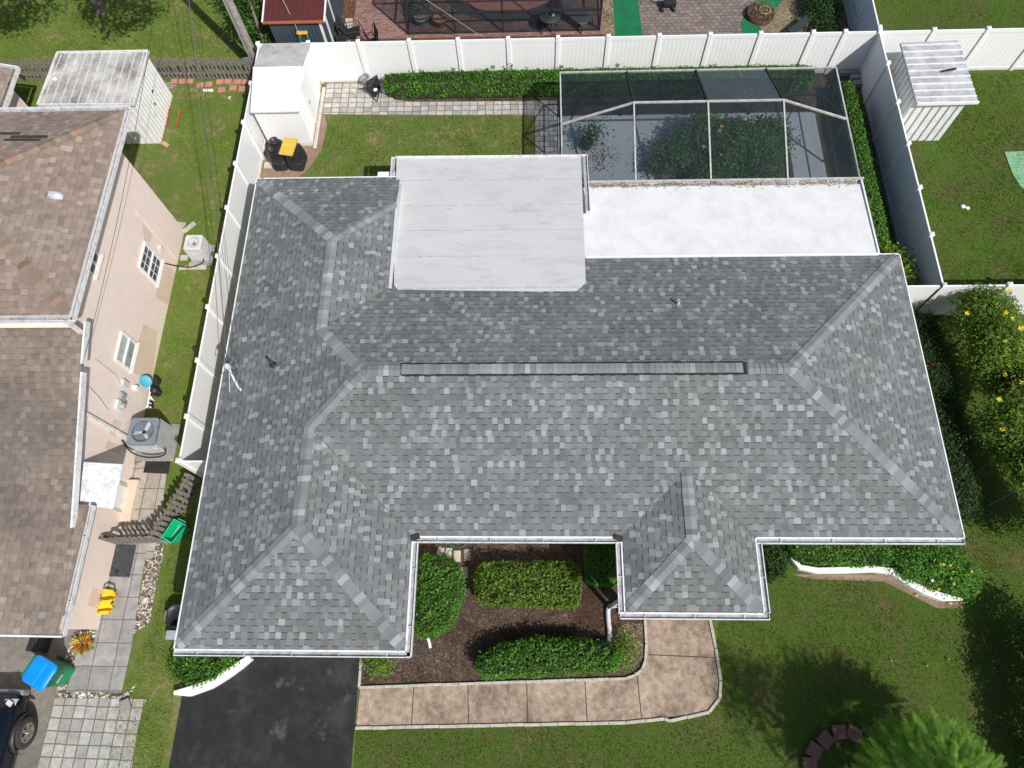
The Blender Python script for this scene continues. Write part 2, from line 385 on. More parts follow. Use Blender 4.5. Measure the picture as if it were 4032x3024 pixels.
def vinyl_mat():
    t = NT('white_vinyl'); p = t.pos(); z = t.sep(p)[2]
    c = t.mix(1.0, (.86, .865, .87), t.ramp(t.noise(p, 1.5, 4), [(.3, .96), (.7, 1.0)]), 'MULTIPLY')
    g = t.m_('MULTIPLY', t.ramp(t.m_('ADD', z, t.m_('MULTIPLY', t.noise(p, 6, 5), .22)), [(.12, 1.), (.34, 0.)]), .45)
    return t.bsdf(t.mix(g, c, (.38, .35, .27)), .38, None, 0, .4)
vinyl = vinyl_mat()
def flat_mat():
    t = NT('flat_roof_membrane'); p = t.pos(); q = t.n('ShaderNodeMapping', {'Vector': p, 'Scale': (1, 3.2, 1)}).outputs[0]
    c = t.mix(t.m_('MULTIPLY', t.ramp(t.noise(q, .9, 8, .68), [(.5, 0.), (.72, 1.)]), .5), (.55, .55, .55), (.36, .36, .37))
    c = t.mix(t.m_('MULTIPLY', t.ramp(t.noise(q, 2.6, 9, .75), [(.60, 0.), (.72, 1.)]), .55), c, (.16, .16, .165))
    c = t.mix(1.0, c, t.ramp(t.noise(p, .4, 3), [(.3, .94), (.7, 1.04)]), 'MULTIPLY')
    return t.bsdf(c, .55, t.bump(t.noise(q, 2, 4), .25, .03), 0, .3)
flatroof = flat_mat()
patio_roof = paint('patio_roof_white_metal', (.82, .83, .83), .4, .04, 1.0, (.55, .53, .50), .35)
stucco_cream = paint('stucco_cream', (.62, .58, .50), .9, .1, 2, bump=.2)
def pink_mat():
    t = NT('stucco_pink'); p = t.pos()
    c = t.mix(t.ramp(t.noise(p, .7, 4), [(.35, 0.), (.65, 1.)]), (.80, .665, .585), (.755, .645, .59))
    c = t.mix(1.0, c, t.ramp(t.noise(p, 5, 6, .7), [(.3, .93), (.7, 1.04)]), 'MULTIPLY')
    return t.bsdf(c, .9, t.bump(t.noise(p, 70, 3), .25, .01))
stucco_pink = pink_mat()
stucco_patch = paint('stucco_touch_up_patch', (.66, .53, .42), .9, .08, 2, bump=.2)
black_plastic = paint('black_plastic', (.022, .023, .026), .45, .3, 4, (.10, .09, .08), .3)
dark_metal = paint('dark_bronze_frame', (.03, .033, .035), .5, .3, 3)
cage_white = paint('cage_frame_aluminium', (.52, .52, .49), .5, .2, 5, (.16, .15, .13), .6)
galv = paint('grey_metal', (.42, .44, .46), .45, .12, 5, metal=.3)
lightgrey = paint('light_grey_metal', (.60, .61, .62), .45, .08, 4, (.35, .33, .30), .4)
bluegrey = paint('blue_grey_metal', (.22, .26, .30), .4, .12, 4, metal=.2)
wood_old = paint('weathered_wood', (.24, .22, .20), .9, .4, 9, (.12, .10, .08), .6, bump=.4, fine=90)
wood_tan = paint('tan_wood', (.42, .34, .25), .85, .25, 7, bump=.3)
wood_pole = paint('pole_wood', (.33, .30, .27), .9, .3, 6, (.15, .13, .11), .6, bump=.4)
copper = paint('valley_rust', (.17, .115, .095), .8, .2, 6)
black_vent = paint('black_vent_edge', (.02, .02, .022), .7, .2)
def sheet_mat(name, col, dirt, ax, pitch, amt=.5, dscale=1.6, line=(.45, .45, .46)):
    """ribbed painted metal roof: shallow ribs as bump, grime gathering between"""
    t = NT(name); p = t.pos(); c = t.mix(t.m_('MULTIPLY', t.ramp(t.noise(p, dscale, 9, .68), [(.4, 0.), (.68, 1.)]), amt), col, dirt)
    x = t.sep(p)[ax]; f = t.m_('FRACT', t.m_('DIVIDE', x, pitch)); g = t.ramp(f, [(0., 0.), (.12, 1.), (.5, 1.), (.62, 0.)])
    c = t.mix(t.m_('MULTIPLY', t.m_('LESS_THAN', f, .07), .05), c, line)
    return t.bsdf(c, .5, t.bump(g, .15, .004), 0, .3)
patio_ribs = sheet_mat('patio_roof_ribbed', (.755, .765, .77), (.5, .48, .45), 0, .15, .4, 1.6, (.74, .75, .76))
shed_roof_dirty = sheet_mat('shed_roof_grimy', (.56, .55, .53), (.16, .15, .145), 0, 9.0, 1.0, 1.1)
shed_roof_grey = sheet_mat('shed_roof_weathered', (.52, .53, .55), (.22, .22, .24), 1, 9.0, .8, 2.2)
red_roof = sheet_mat('maroon_metal_roof', (.10, .028, .025), (.06, .02, .018), 0, .23, .5, 2, (.05, .01, .01))
awning_m = sheet_mat('awning_ribbed', (.78, .79, .80), (.25, .25, .25), 1, .05, .55, 5)
blue_siding = paint('slate_blue_siding', (.055, .075, .095), .6, .15, 3)
screen = NT('insect_screen')
def screen_mat(name, col, keep):
    t = NT(name); d = t.n('ShaderNodeBsdfPrincipled', {'Base Color': (*col, 1), 'Roughness': .6, 'Specular IOR Level': .3}); tr = t.n('ShaderNodeBsdfTransparent')
    v = t.ramp(t.noise(t.pos(), 1.2, 4), [(.3, keep-.04), (.7, keep+.04)])
    mx = t.n('ShaderNodeMixShader', {0: v, 1: tr.outputs[0], 2: d.outputs[0]}); t.t.links.new(mx.outputs[0], t.out.inputs[0]); return t.m
screen_m = screen_mat('insect_screen_black', (.02, .032, .042), .38)
screen_sky_sheen = screen_mat('insect_screen_sky_sheen', (.11, .145, .17), .50)  # paler, bluer copy: a sky reflection put into the panel's colour
def glass_mat():
    t = NT('window_glass'); return t.bsdf((.03, .045, .06), .08, None, 0, .9)
glass = glass_mat()
blinds = paint('window_blinds', (.28, .33, .33), .5, .35, 6)
asphalt = ground_mat('asphalt', [(.3, (.017, .019, .021)), (.5, (.028, .030, .032)), (.68, (.06, .062, .063))], (.45, 2.2, 90), (1.7, .61, (.13, .13, .13), .5), bump=.35)
conc_old = ground_mat('old_concrete', [(.3, (.13, .12, .105)), (.5, (.20, .185, .165)), (.7, (.30, .28, .25))], (.8, 4, 60), (1.5, .6, (.36, .33, .29), .5))
walk_m = ground_mat('stained_walkway', [(.34, (.13, .09, .07)), (.45, (.265, .20, .15)), (.55, (.39, .305, .235)), (.66, (.51, .415, .335))], (1.0, 6, 75), (1.8, .60, (.20, .165, .13), .45), bump=.3)
conc_slab = ground_mat('grey_concrete_slab', [(.3, (.20, .19, .18)), (.5, (.30, .29, .275)), (.7, (.40, .39, .37))], (1.4, 5, 80))
curb_m = paint('cream_curb', (.50, .47, .41), .85, .2, 5, (.25, .22, .18), .6, bump=.3)
curb_white = paint('white_painted_curb', (.80, .80, .80), .6, .06, 3, (.45, .42, .38), .5)
lawn_back = ground_mat('lawn_soil', [(.36, (.30, .22, .14)), (.45, (.15, .165, .05)), (.56, (.10, .155, .03)), (.75, (.10, .18, .03))], (.8, 4.5, 50))
mulch = chips('bark_mulch', [(.085, .062, .05), (.13, .092, .07), (.18, .135, .105), (.11, .078, .06), (.25, .19, .15), (.24, .125, .07), (.10, .075, .062)], 26, (.045, .032, .026), pattern=.5)
leaf_litter = chips('orange_leaf_litter', [(.18, .075, .04), (.26, .12, .06), (.12, .06, .04), (.30, .17, .10)], 30, (.06, .035, .025))
shells = chips('white_shell_gravel', [(.75, .73, .69), (.46, .40, .34), (.66, .62, .57), (.22, .17, .12), (.8, .78, .74), (.14, .12, .06)], 15, (.12, .09, .06), stretch=1.4, pattern=.5)
gold_gravel = chips('golden_gravel', [(.42, .34, .20), (.30, .23, .13), (.52, .45, .31), (.20, .15, .09), (.36, .33, .26)], 30, (.10, .075, .045), stretch=1.6)
paver_back = tiles('grey_square_pavers', .305, .235, [(.44, .42, .39), (.52, .50, .46), (.36, .345, .32), (.48, .45, .41)], (.16, .14, .12), msize=.022)
paver_side = tiles('mixed_stone_pavers', .34, .24, [(.32, .32, .31), (.24, .24, .235), (.40, .40, .385), (.28, .28, .27)], (.07, .07, .06), offset=.5)
paver_drive = tiles('square_drive_pavers', .31, .31, [(.42, .42, .39), (.35, .345, .325), (.47, .465, .43), (.39, .36, .31), (.44, .43, .40)], (.13, .115, .09), rot=-.02, msize=.02)
paver_nb = tiles('neighbour_patio_pavers', .42, .62, [(.42, .37, .31), (.47, .42, .36), (.38, .34, .29), (.44, .40, .34)], (.16, .13, .10), msize=.02)
slab_nb = tiles('large_walk_slabs', .61, .61, [(.33, .32, .31), (.37, .36, .345), (.30, .295, .28), (.35, .34, .33)], (.13, .12, .11), msize=.018, noise_s=3, dirt=.4)
paver_pink = tiles('pink_herringbone_pavers', .21, .105, [(.30, .165, .145), (.36, .21, .18), (.26, .15, .135), (.33, .22, .19)], (.12, .07, .06), offset=.5, msize=.014)
paver_brown = tiles('brown_patio_pavers', .23, .17, [(.24, .195, .17), (.19, .16, .145), (.28, .225, .19), (.22, .18, .165)], (.07, .055, .05), offset=.37, msize=.014)
cage_floor = ground_mat('painted_blue_grey_deck', [(.3, (.32, .37, .43)), (.7, (.42, .47, .53))], (.8, 5, 60), (8, .68, (.10, .09, .08), .4))
green_carpet = ground_mat('green_outdoor_carpet', [(.3, (.012, .12, .05)), (.7, (.02, .20, .085))], (1.5, 8, 90))
soil_m = ground_mat('bare_soil', [(.3, (.20, .14, .10)), (.6, (.32, .23, .17)), (.8, (.40, .30, .23))], (1.2, 7, 60))
leaf_hedge = leafmat('hedge_leaf', [(0., (0.035, 0.088, 0.016)), (.35, (0.069, 0.186, 0.025)), (.7, (0.117, 0.293, 0.039)), (1., (0.293, 0.488, 0.069))])
leaf_yellowish = leafmat('golden_hedge_leaf', [(0., (0.052, 0.097, 0.018)), (.4, (0.105, 0.193, 0.028)), (.75, (0.193, 0.315, 0.035)), (1., (0.525, 0.560, 0.070))])
leaf_dark = leafmat('dark_hedge_leaf', [(0., (0.016, 0.037, 0.012)), (.5, (0.030, 0.074, 0.018)), (1., (0.067, 0.150, 0.030))])
leaf_tree = leafmat('tree_leaf', [(0., (0.026, 0.065, 0.013)), (.5, (0.058, 0.143, 0.021)), (1., (0.156, 0.286, 0.046))])
leaf_cage = leafmat('patio_shrub_leaf', [(0., (.03, .08, .02)), (.5, (.06, .15, .03)), (1., (.12, .24, .05))])
grass_m = leafmat('grass_blade', [(0., (.12, .17, .024)), (.4, (.17, .28, .024)), (.75, (.24, .36, .03)), (1., (.42, .42, .12))], .3, .35, 1.1)
grass_dark = leafmat('grass_blade_deep', [(0., (.065, .105, .016)), (.4, (.095, .185, .018)), (.75, (.135, .25, .026)), (1., (.25, .29, .06))], .3, .35, .8)
grass_mid = leafmat('grass_blade_garden', [(0., (.075, .115, .016)), (.4, (.105, .20, .019)), (.75, (.15, .26, .025)), (1., (.28, .29, .07))], .3, .35, 1.1)
lawn_green = ground_mat('lawn_soil_green', [(.34, (.16, .125, .065)), (.44, (.085, .10, .028)), (.56, (.065, .115, .018)), (.75, (.08, .145, .02))], (.8, 4.5, 50))
core_m = paint('dark_core_fill', (.03, .035, .015), .95, .3, 8)
core_brown = paint('brown_core_fill', (.075, .055, .035), .95, .3, 8)
bark = paint('bark', (.20, .17, .14), .95, .35, 7, (.09, .07, .05), .6, bump=.6, fine=40)
flower_y = paint('yellow_petal', (.75, .55, .03), .6); flower_r = paint('red_petal', (.55, .03, .02), .6); flower_o = paint('orange_petal', (.75, .28, .06), .6)
# ================================================================ the setting
def sheet(name, poly, z, mat, kind='structure', thick=None):
    m = MB(); m.face([(p[0], p[1], z) for p in poly], (1, 0, 0))
    if thick:
        m = MB(); m.prism([(p[0], p[1]) for p in poly], z-thick, z)
    return m.build(name, mat, None, kind=kind)
def PP(*pts, z=0): return [P(x, y, z) for x, y in pts]
gm = MB(); gm.face([(-70, -60, 0), (70, -60, 0), (70, 90, 0), (-70, 90, 0)], (1, 0, 0)); gm.build('ground', lawn_back, None, kind='structure')
# driveway, walkway and beds of the main house
sheet('driveway', [(-9.75, -14), (-4.80, -14), (-4.80, -.02), (-4.80, .95), (-8.3, .95), (-8.15, .25), (-8.7, -.32), (-9.55, -.62)], .02, asphalt)
walk = [(-4.74, -.47)]+[(2.35, -.2)]+[(2.62, -.12), (2.83, .03), (2.93, .26), (2.98, .7), (2.98, 1.7), (4.62, 1.7), (4.75, .6), (4.80, -.2), (4.74, -.62), (4.45, -.92), (3.9, -1.05), (2.3, -1.2), (-4.76, -1.40)]
sheet('walkway', walk, .035, walk_m)
j = MB()
for a, b in (((-3.3, -.42), (-3.3, -1.36)), ((-1.85, -.37), (-1.8, -1.32)), ((-.28, -.3), (-.25, -1.28)), ((1.27, -.24), (1.3, -1.24)), ((2.66, -.1), (2.72, -1.16)), ((2.99, .42), (4.77, .36))):
    j.bar((a[0], a[1], .0365), (b[0], b[1], .0365), .022, .004)
j.build('walkway_joint', paint('joint_dirt', (.06, .045, .03), .95, .3, 20), None, kind='structure')
def curb(name, pts, mat, w=.07, h=.075, z=0, label=None, seg=True):
    m = MB()
    for i in range(len(pts)-1):
        a, b = Vector(pts[i]), Vector(pts[i+1]); L = (b-a).length; k = max(1, int(L/.42)) if seg else 1
        for q in range(k):
            p0 = a.lerp(b, q/k); p1 = a.lerp(b, (q+1)/k); d = (p1-p0).normalized()*.004; jx = rng.normal(0, .004)
            m.bar((p0.x+d.x, p0.y+d.y+jx, h/2+z), (p1.x-d.x, p1.y-d.y+jx, h/2+z), w, h)
    return m
curb('c', [(-4.78, .85), (-4.77, -.46), (2.35, -.17), (2.60, -.09), (2.80, .06), (2.90, .28), (2.95, .7), (2.95, 1.6)], curb_m).build('garden_curb', curb_m, None, bevel=.01, label='cream block edging between the mulch bed and the stained walkway', cat='curb')
curb('c', [(-4.78, -1.44), (2.3, -1.24), (3.3, -1.13), (3.45, -1.19), (3.9, -1.09), (4.48, -.96), (4.78, -.64), (4.85, -.2), (4.80, .6), (4.68, 1.6)], curb_m, .08).build('walkway_curb', curb_m, None, bevel=.01, label='grey block edging along the lawn side of the walkway', cat='curb')
sheet('garden_bed', [(-4.74, .92), (-4.74, -.44), (2.35, -.19), (2.60, -.11), (2.81, .05), (2.91, .28), (2.96, .7), (2.96, 3.6), (-3.4, 3.6), (-3.4, .92)], .012, mulch)
sheet('litter_patch', [(-2.1, 1.3), (-1.4, 1.0), (.9, 1.15), (1.3, 2.0), (1.9, 2.3), (1.9, 1.1), (.4, .85), (-1.5, .72), (-2.0, .95)], .018, chips('bed_leaf_litter', [(.10, .055, .035), (.17, .08, .045), (.075, .05, .04), (.13, .09, .065)], 30, (.035, .022, .016)))
sheet('bed_dry_leaves', [(2.2, .2), (2.5, .05), (2.85, .3), (2.9, 1.2), (2.5, 1.25), (2.2, 1.1)], .018, chips('dry_leaf_litter', [(.42, .30, .19), (.2, .13, .08), (.52, .42, .30), (.09, .06, .04)], 30, (.05, .035, .025)))
# back garden
sheet('back_paving', [(-7.95, 20.72), (-7.99, 19.2), (-4.78, 19.1), (.1, 18.99), (.1, 19.65), (-4.6, 19.72), (-5.3, 19.85), (-5.5, 20.72)], .03, paver_back)
sheet('side_paving', [(.0, 13.9), (.8, 13.9), (.82, 19.66), (.0, 19.66)], .036, paver_side)
sheet('hedge_soil', [(-5.5, 19.6), (.82, 19.6), (.82, 18.9), (12.0, 18.9), (12.0, 20.75), (-5.5, 20.75)], .010, mulch)
sheet('side_soil', [(10.2, 10.7), (12.0, 10.7), (12.0, 18.7), (10.2, 18.7)], .008, mulch)
sheet('shed_soil', [(-9.85, 15.6), (-8.9, 15.7), (-8.45, 16.4), (-8.15, 16.75), (-7.8, 17.5), (-7.7, 18.7), (-7.9, 19.25), (-9.85, 19.25)], .009, soil_m)
sheet('shed_curb_strip', [(-8.1, 17.6), (-7.97, 17.6), (-7.95, 20.5), (-8.08, 20.5)], .04, paint('pale_strip', (.55, .50, .45), .9, .2, 6))
sheet('cage_floor', [(.84, 11.3), (10.15, 11.3), (10.15, 18.92), (.84, 18.92)], .04, cage_floor)
# side yard of the neighbour
sheet('side_patio', PP((455, 2115), (520, 1830), (680, 1780), (665, 1790), (640, 2000), (625, 2115), (600, 2200), (430, 2200)), .012, paver_nb)
sheet('side_walk', PP((430, 2290), (440, 2140), (585, 2140), (555, 2300), (520, 2540), (480, 2725), (260, 2725), (290, 2640), (300, 2570), (370, 2560), (385, 2420), (400, 2420)), .016, slab_nb)
sheet('shell_strip', PP((585, 2130), (645, 2130), (640, 2200), (610, 2330), (590, 2450), (520, 2500), (560, 2300)), .009, shells)
sheet('shell_edge', PP((232, 2650), (300, 2480), (380, 2485), (370, 2570), (300, 2580), (268, 2690), (260, 2720), (500, 2725), (540, 2690), (500, 2765), (220, 2755)), .010, shells)
sheet('shell_wall_edge', PP((415, 2420), (455, 2150), (470, 2130), (485, 2135), (430, 2430)), .011, shells)
sheet('drive_pavers', PP((215, 2748), (578, 2752), (560, 2800), (520, 3024), (505, 3400), (90, 3400), (140, 3050), (160, 2980)), .022, paver_drive)
nd = [P(235, 2748), P(165, 2980), P(90, 3420), (-30, -6, 0), (-30, 1.2, 0), P(-100, 2440), P(300, 2470), P(285, 2620)]
sheet('neighbour_driveway', nd, .006, conc_old)
# behind the back fence
sheet('pink_patio', [(-7.25, 40), (-7.25, 22.2), (2.9, 22.2), (2.9, 40)], .014, paver_pink)
sheet('litter_bed', [(-7.3, 20.9), (2.95, 20.9), (2.95, 22.95), (-7.3, 22.95)], .019, leaf_litter)
sheet('litter_bed_side', [(-7.75, 22.1), (-7.2, 22.1), (-7.2, 27), (-7.75, 27)], .019, leaf_litter)
sheet('gravel_strip', [(2.72, 22.6), (3.12, 22.6), (3.12, 40), (2.72, 40)], .024, gold_gravel)
sheet('carpet_strip', [(3.1, 20.9), (4.22, 20.9), (4.1, 26), (4.1, 40), (3.1, 40)], .02, green_carpet)
sheet('brown_patio', [(4.1, 20.9), (8.1, 20.9), (8.1, 23.6), (9.4, 25.6), (9.4, 40), (4.0, 40)], .016, paver_brown)
sheet('carpet_path', [(8.0, 20.9), (8.7, 20.9), (8.75, 23.2), (9.5, 24.2), (10.4, 25.4), (10.4, 40), (9.3, 40), (9.3, 25.5), (8.0, 23.4)], .021, green_carpet)
sheet('gravel_yard', [(8.6, 20.9), (12.0, 20.9), (12.0, 40), (9.4, 40), (9.4, 25), (8.7, 23.2)], .015, gold_gravel)
sheet('lawn', [(-4.76, -12), (24, -12), (24, 10.6), (10.2, 10.6), (10.2, 3.6), (5.3, 3.6), (4.85, .6), (4.86, -.6), (4.5, -1.0), (3.3, -1.15), (-4.76, -1.46)], .004, lawn_green)
sheet('lawn', [(12.05, 10.65), (24, 10.65), (24, 40), (12.05, 40)], .004, lawn_green)
# grass (nobody could count it)
ST = dict(kind='stuff')
grass('grass', [(-4.76, -1.48), (2.3, -1.28), (4.0, -1.12), (4.55, -.95), (4.86, -.6), (4.9, -.2), (4.85, .6), (4.75, 1.7), (5.6, 2.3), (7.6, 2.5), (9.8, 2.4), (11.6, 1.8), (10.6, 3.0), (10.9, 10.5), (22, 10.5), (22, -6), (-4.76, -6)], 620, grass_dark, (.03, .065), .016, **ST)
grass('grass', [(-9.7, -.55), (-9.9, -6), (-11.35, -6), (-11.3, -.9), (-10.7, 1.2), (-10.65, 3.2), (-10.55, 5.0), (-10.5, 6.9), (-11.9, 7.5), (-12.2, 9), (-12.2, 14.1), (-13.8, 20.3), (-9.95, 20.9), (-9.95, 5.3), (-8.8, 5.3), (-8.8, 0.6), (-9.6, .2)], 600, grass_m, (.03, .06), .016, **ST)
grass('grass', [(-7.85, 19.1), (-.05, 18.95), (-.05, 13.9), (-4.2, 13.9), (-8.9, 14.1), (-9.6, 15.5), (-8.5, 16.1), (-7.95, 17.0), (-7.7, 18.2)], 700, grass_mid, (.03, .06), .016, **ST)
grass('grass', [(-30, 21.3), (-10.9, 21.3), (-10.5, 22), (-10.9, 32), (-30, 32)], 380, grass_m, (.04, .07), .02, **ST)
grass('grass', [(-30, 17.5), (-13.9, 17.7), (-13.9, 21.1), (-30, 21.1)], 380, grass_m, (.04, .07), .02, holes=[[(-17.1, 17.9), (-13.8, 17.9), (-13.8, 20.3), (-17.1, 20.3)]], **ST)
grass('grass', [(12.1, 10.7), (24, 10.7), (24, 20.6), (12.1, 20.6)], 420, grass_dark, (.04, .10), .018, **ST)
grass('grass', [(12.2, 20.9), (24, 20.9), (24, 30), (12.2, 30)], 350, grass_dark, (.03, .06), .018, **ST)
# ================================================================ main house
ZE, PT = 2.6, .295
W, E, S, N = -8.72, 10.5, 3.12, 11.24
GS, GX, RN = .41, -3.14, 14.23
house = thing('grey_roof_house', 'large single storey house with a grey shingle hip roof, white addition roof and gutters', 'house', (0, 7, 0))
A_ = {}
ridR = Vector((6.44, 7.16, 3.81)); ridL = Vector((-4.5, 7.16, 3.81))
bS = Vector((-5.82, 5.75, 3.44)); bN = Vector((-5.82, 8.52, 3.455)); pS = Vector((-5.82, 3.2, 3.455)); pN = Vector((-5.82, 11.42, 3.455))
RXE = -2.92
CX_ = -4.2; zc = ZE+PT*(RXE-CX_); vy = N-1.28*(N-bN.y)/2.9
rf = MB()
def V3(x, y, z=ZE): return Vector((x, y, z))
rf.face([V3(W, GS), pS, bS, ridL, bN, pN, V3(W, RN)], (0, 1, 0))          # west slope
rf.face([V3(W, GS), V3(GX, GS), pS], (1, 0, 0))                            # garage end
rf.face([V3(GX, GS), V3(GX, S), bS, pS], (0, 1, 0))                        # garage east slope
rf.face([V3(GX, S), V3(E, S), ridR, ridL, bS], (1, 0, 0))                  # south slope
rf.face([V3(E, S), V3(E, N), ridR], (0, 1, 0))                             # east slope
rf.face([V3(E, N), V3(RXE, N), V3(CX_, vy, zc), bN, ridL, ridR], (1, 0, 0))                 # north slope
rf.face([V3(CX_, vy, zc), V3(CX_, RN-1.28, zc), pN, bN], (0, 1, 0))
rf.face([V3(CX_, RN), V3(W, RN), pN, V3(CX_, RN-1.28, zc)], (1, 0, 0))
PXW, PXE, PYS = 2.13, 5.41, 1.32
pp0 = V3(3.77, 2.96, 3.085); pp1 = V3(3.77, 4.80, 3.095)
rf.face([V3(PXW, PYS), V3(PXE, PYS), pp0], (1, 0, 0))
rf.face([V3(PXE, PYS), V3(PXE, S+.002), pp1, pp0], (0, 1, 0))
rf.face([V3(PXW, PYS), pp0, pp1, V3(PXW, S+.002)], (0, 1, 0))
roof = rf.build('roof', roof_grey, house)
def caps(a, b, w=.15, lift=.022, step=.145, seed=0, dropl=.295, dropr=.295, m=None):
    """overlapping cap shingles from a (low) to b (high)"""
    r = random.Random(seed); m = m or MB(); a, b = Vector(a), Vector(b); L = (b-a).length; n = max(1, round(L/step)); d = (b-a)/L
    side = d.cross(Vector((0, 0, 1))).normalized()
    for i in range(n):
        p = a+d*(L*i/n-.02); q = a+d*(L*(i+1)/n+.015); z0 = Vector((0, 0, lift)); z1 = Vector((0, 0, lift*.35)); v = max(0, min(1, r.gauss(.42, .2) if r.random() > .15 else r.uniform(.75, 1)))
        sk = r.gauss(0, .004)
        l0, r0 = p-side*(w+sk)-Vector((0, 0, w*dropl*.72))+z0, p+side*(w+sk)-Vector((0, 0, w*dropr*.72))+z0
        l1, r1 = q-side*(w+sk)-Vector((0, 0, w*dropl*.72))+z1, q+side*(w+sk)-Vector((0, 0, w*dropr*.72))+z1
        p0, q0 = p+z0*1.25, q+z1
        dn = Vector((0, 0, lift))
        m.add([l0, p0, r0, l1, q0, r1, l0-dn, p0-dn, r0-dn], [(0, 1, 4, 3), (1, 2, 5, 4), (6, 7, 1, 0), (7, 8, 2, 1)], v)
    return m
eps = Vector((0, 0, .004))
cp = MB(); k = 0
for a_b in ((V3(W, GS), pS), (V3(GX, GS), pS), (pS, bS), (bS, ridL), (bN, ridL), (pN, bN), (V3(W, RN), pN), (V3(CX_, RN-1.28, zc), pN), (V3(E, S), ridR), (V3(E, N), ridR), (ridL, ridR), None, (V3(PXW, PYS), pp0), (V3(PXE, PYS), pp0), (pp0, pp1-Vector((0, .1, 0)))):
    if a_b is None: cp.build('ridge_caps', cap_grey, roof); cp = MB(); continue
    a, b = a_b; k += 1; d = (b-a).normalized(); aa = a+d*.12 if abs(a.z-ZE) < .01 else a; caps(aa, b, .145, .02, .145, k, m=cp)
cp.build('ridge_caps', cap_grey, roof)
# ridge vent: raised cap run over black louvre edges
rv = MB(); v0, v1 = P(1580, 1462, 3.87), P(2925, 1458, 3.87)
rv.box2((v0.x, 7.0, 3.79), (v1.x+.12, 7.32, 3.852)); rvo = rv.build('ridge_vent', black_vent, roof)
cv = MB(); caps((v0.x+.02, 7.16, 3.862), (v1.x, 7.16, 3.862), .138, .012, .145, 99, .12, .12, m=cv); cv.build('vent_caps', cap_grey, rvo)
# valleys
for a, b in ((V3(GX, S), bS), (V3(CX_, vy, zc), bN), (V3(PXW, S), pp1), (V3(PXE, S), pp1)):
    vm = MB(); vm.bar(a+Vector((0, 0, .008)), b+Vector((0, 0, .008)), .018, .008); vm.build('valley_line', copper, roof)
# walls (set back under the eaves)
wl = MB()
ov = .45
wl.prism([(W+ov, GS+ov), (GX-ov, GS+ov), (GX-ov, S+ov), (PXW+ov, S+ov), (PXE-ov, S+ov), (E-ov, S+ov), (E-ov, N-ov), (RXE-ov, N-ov), (RXE-ov, RN-ov), (W+ov, RN-ov)], 0, ZE-.14)
wl.build('wall', stucco_cream, house)
sf = MB()
sf.prism([(W+.03, GS+.03), (GX-.03, GS+.03), (GX-.03, S+.03), (PXW+.03, S+.03), (PXW+.03, PYS+.03), (PXE-.03, PYS+.03), (PXE-.03, S+.03), (E-.03, S+.03), (E-.03, N-.03), (RXE-.03, N-.03), (RXE-.03, RN-.03), (W+.03, RN-.03)], ZE-.14, ZE-.05)
sf.build('soffit', white_paint, house)
pc = MB()
for x, y in ((PXW+.25, PYS+.3), (PXE-.25, PYS+.3)): pc.box((x, y, 1.23), (.2, .2, 2.46))
for q in ((PXW+.25, PYS+.3), (PXE-.25, PYS+.3)):
    m = MB(); m.box((q[0], q[1], 1.23), (.2, .2, 2.46)); m.box((q[0], q[1], .06), (.3, .3, .12)); m.build('porch_post', white_paint, house)
# fascia / drip edge all round
fa = MB(); out = [(W, GS), (GX, GS), (GX, S), (PXW, S), (PXW, PYS), (PXE, PYS), (PXE, S), (E, S), (E, N), (9.9, N)]
out2 = [(RXE-1.3, RN), (W, RN), (W, GS)]
for pl in (out, out2):
    for a, b in zip(pl, pl[1:]):
        d = Vector((b[0]-a[0], b[1]-a[1], 0)).normalized(); nrm = Vector((d.y, -d.x, 0)); o_ = nrm*.016
        fa.bar(Vector((a[0], a[1], ZE-.062))+o_-d*.0, Vector((b[0], b[1], ZE-.062))+o_, .032, .15)
fa.build('fascia', curb_white, house)
def gutter(a, b, parent, z=ZE, side=1, mat=None, hang=1.1, w=.155, ends=True):
    """open K gutter along a->b, lying on the right-hand side (side=1)"""
    a, b = Vector((a[0], a[1], z)), Vector((b[0], b[1], z)); d = (b-a).normalized(); nv = Vector((d.y, -d.x, 0))*side; dn = Vector((0, 0, 1))
    m = MB(); L = (b-a).length
    m.bar(a+nv*w-dn*.045, b+nv*w-dn*.045, .014, .115)               # outer wall
    m.bar(a+nv*(w-.004)+dn*.014, b+nv*(w-.004)+dn*.014, .022, .012)      # rolled lip
    m.bar(a+nv*.034-dn*.06, b+nv*.034-dn*.06, .006, .05)
    if ends:
        for e in (a, b): m.bar(e+nv*.03-dn*.045, e+nv*w-dn*.045, .01, .11)
    g = m.build('gutter', mat or white_gutter, parent)
    t_ = MB(); t_.bar(a+nv*(w/2+.015)-dn*.045, b+nv*(w/2+.015)-dn*.045, w-.03, .008); t_.build('trough', gutter_grey, g)
    n = max(1, int(L/hang))
    for i in range(n):
        h = MB(); p = a+d*(L*(i+.5)/n); h.bar(p+nv*.03-dn*.0, p+nv*w-dn*.0, .02, .008); h.build('hanger', lightgrey, g)
    return g
gutter((W, GS), (GX+.13, GS), house); gutter((GX, GS-.13), (GX, S-.135), house); gutter((GX+.005, S), (PXW-.005, S), house)
gutter((PXW, S-.135), (PXW, PYS), house, side=1); gutter((PXW-.13, PYS), (PXE+.13, PYS), house); gutter((PXE, PYS), (PXE, S-.135), house); gutter((PXE+.005, S), (E, S), house)
tar = paint('tar_black', (.035, .033, .032), .8)     # dark corner splash guards where gutters meet
for x, y in ((GX+.09, S-.04), (PXW-.09, S-.04)):
    fl = MB(); fl.box((x, y, ZE+.03), (.22, .12, .06), .3 if x < 0 else -.3); fl.build('corner_guard', tar, house)
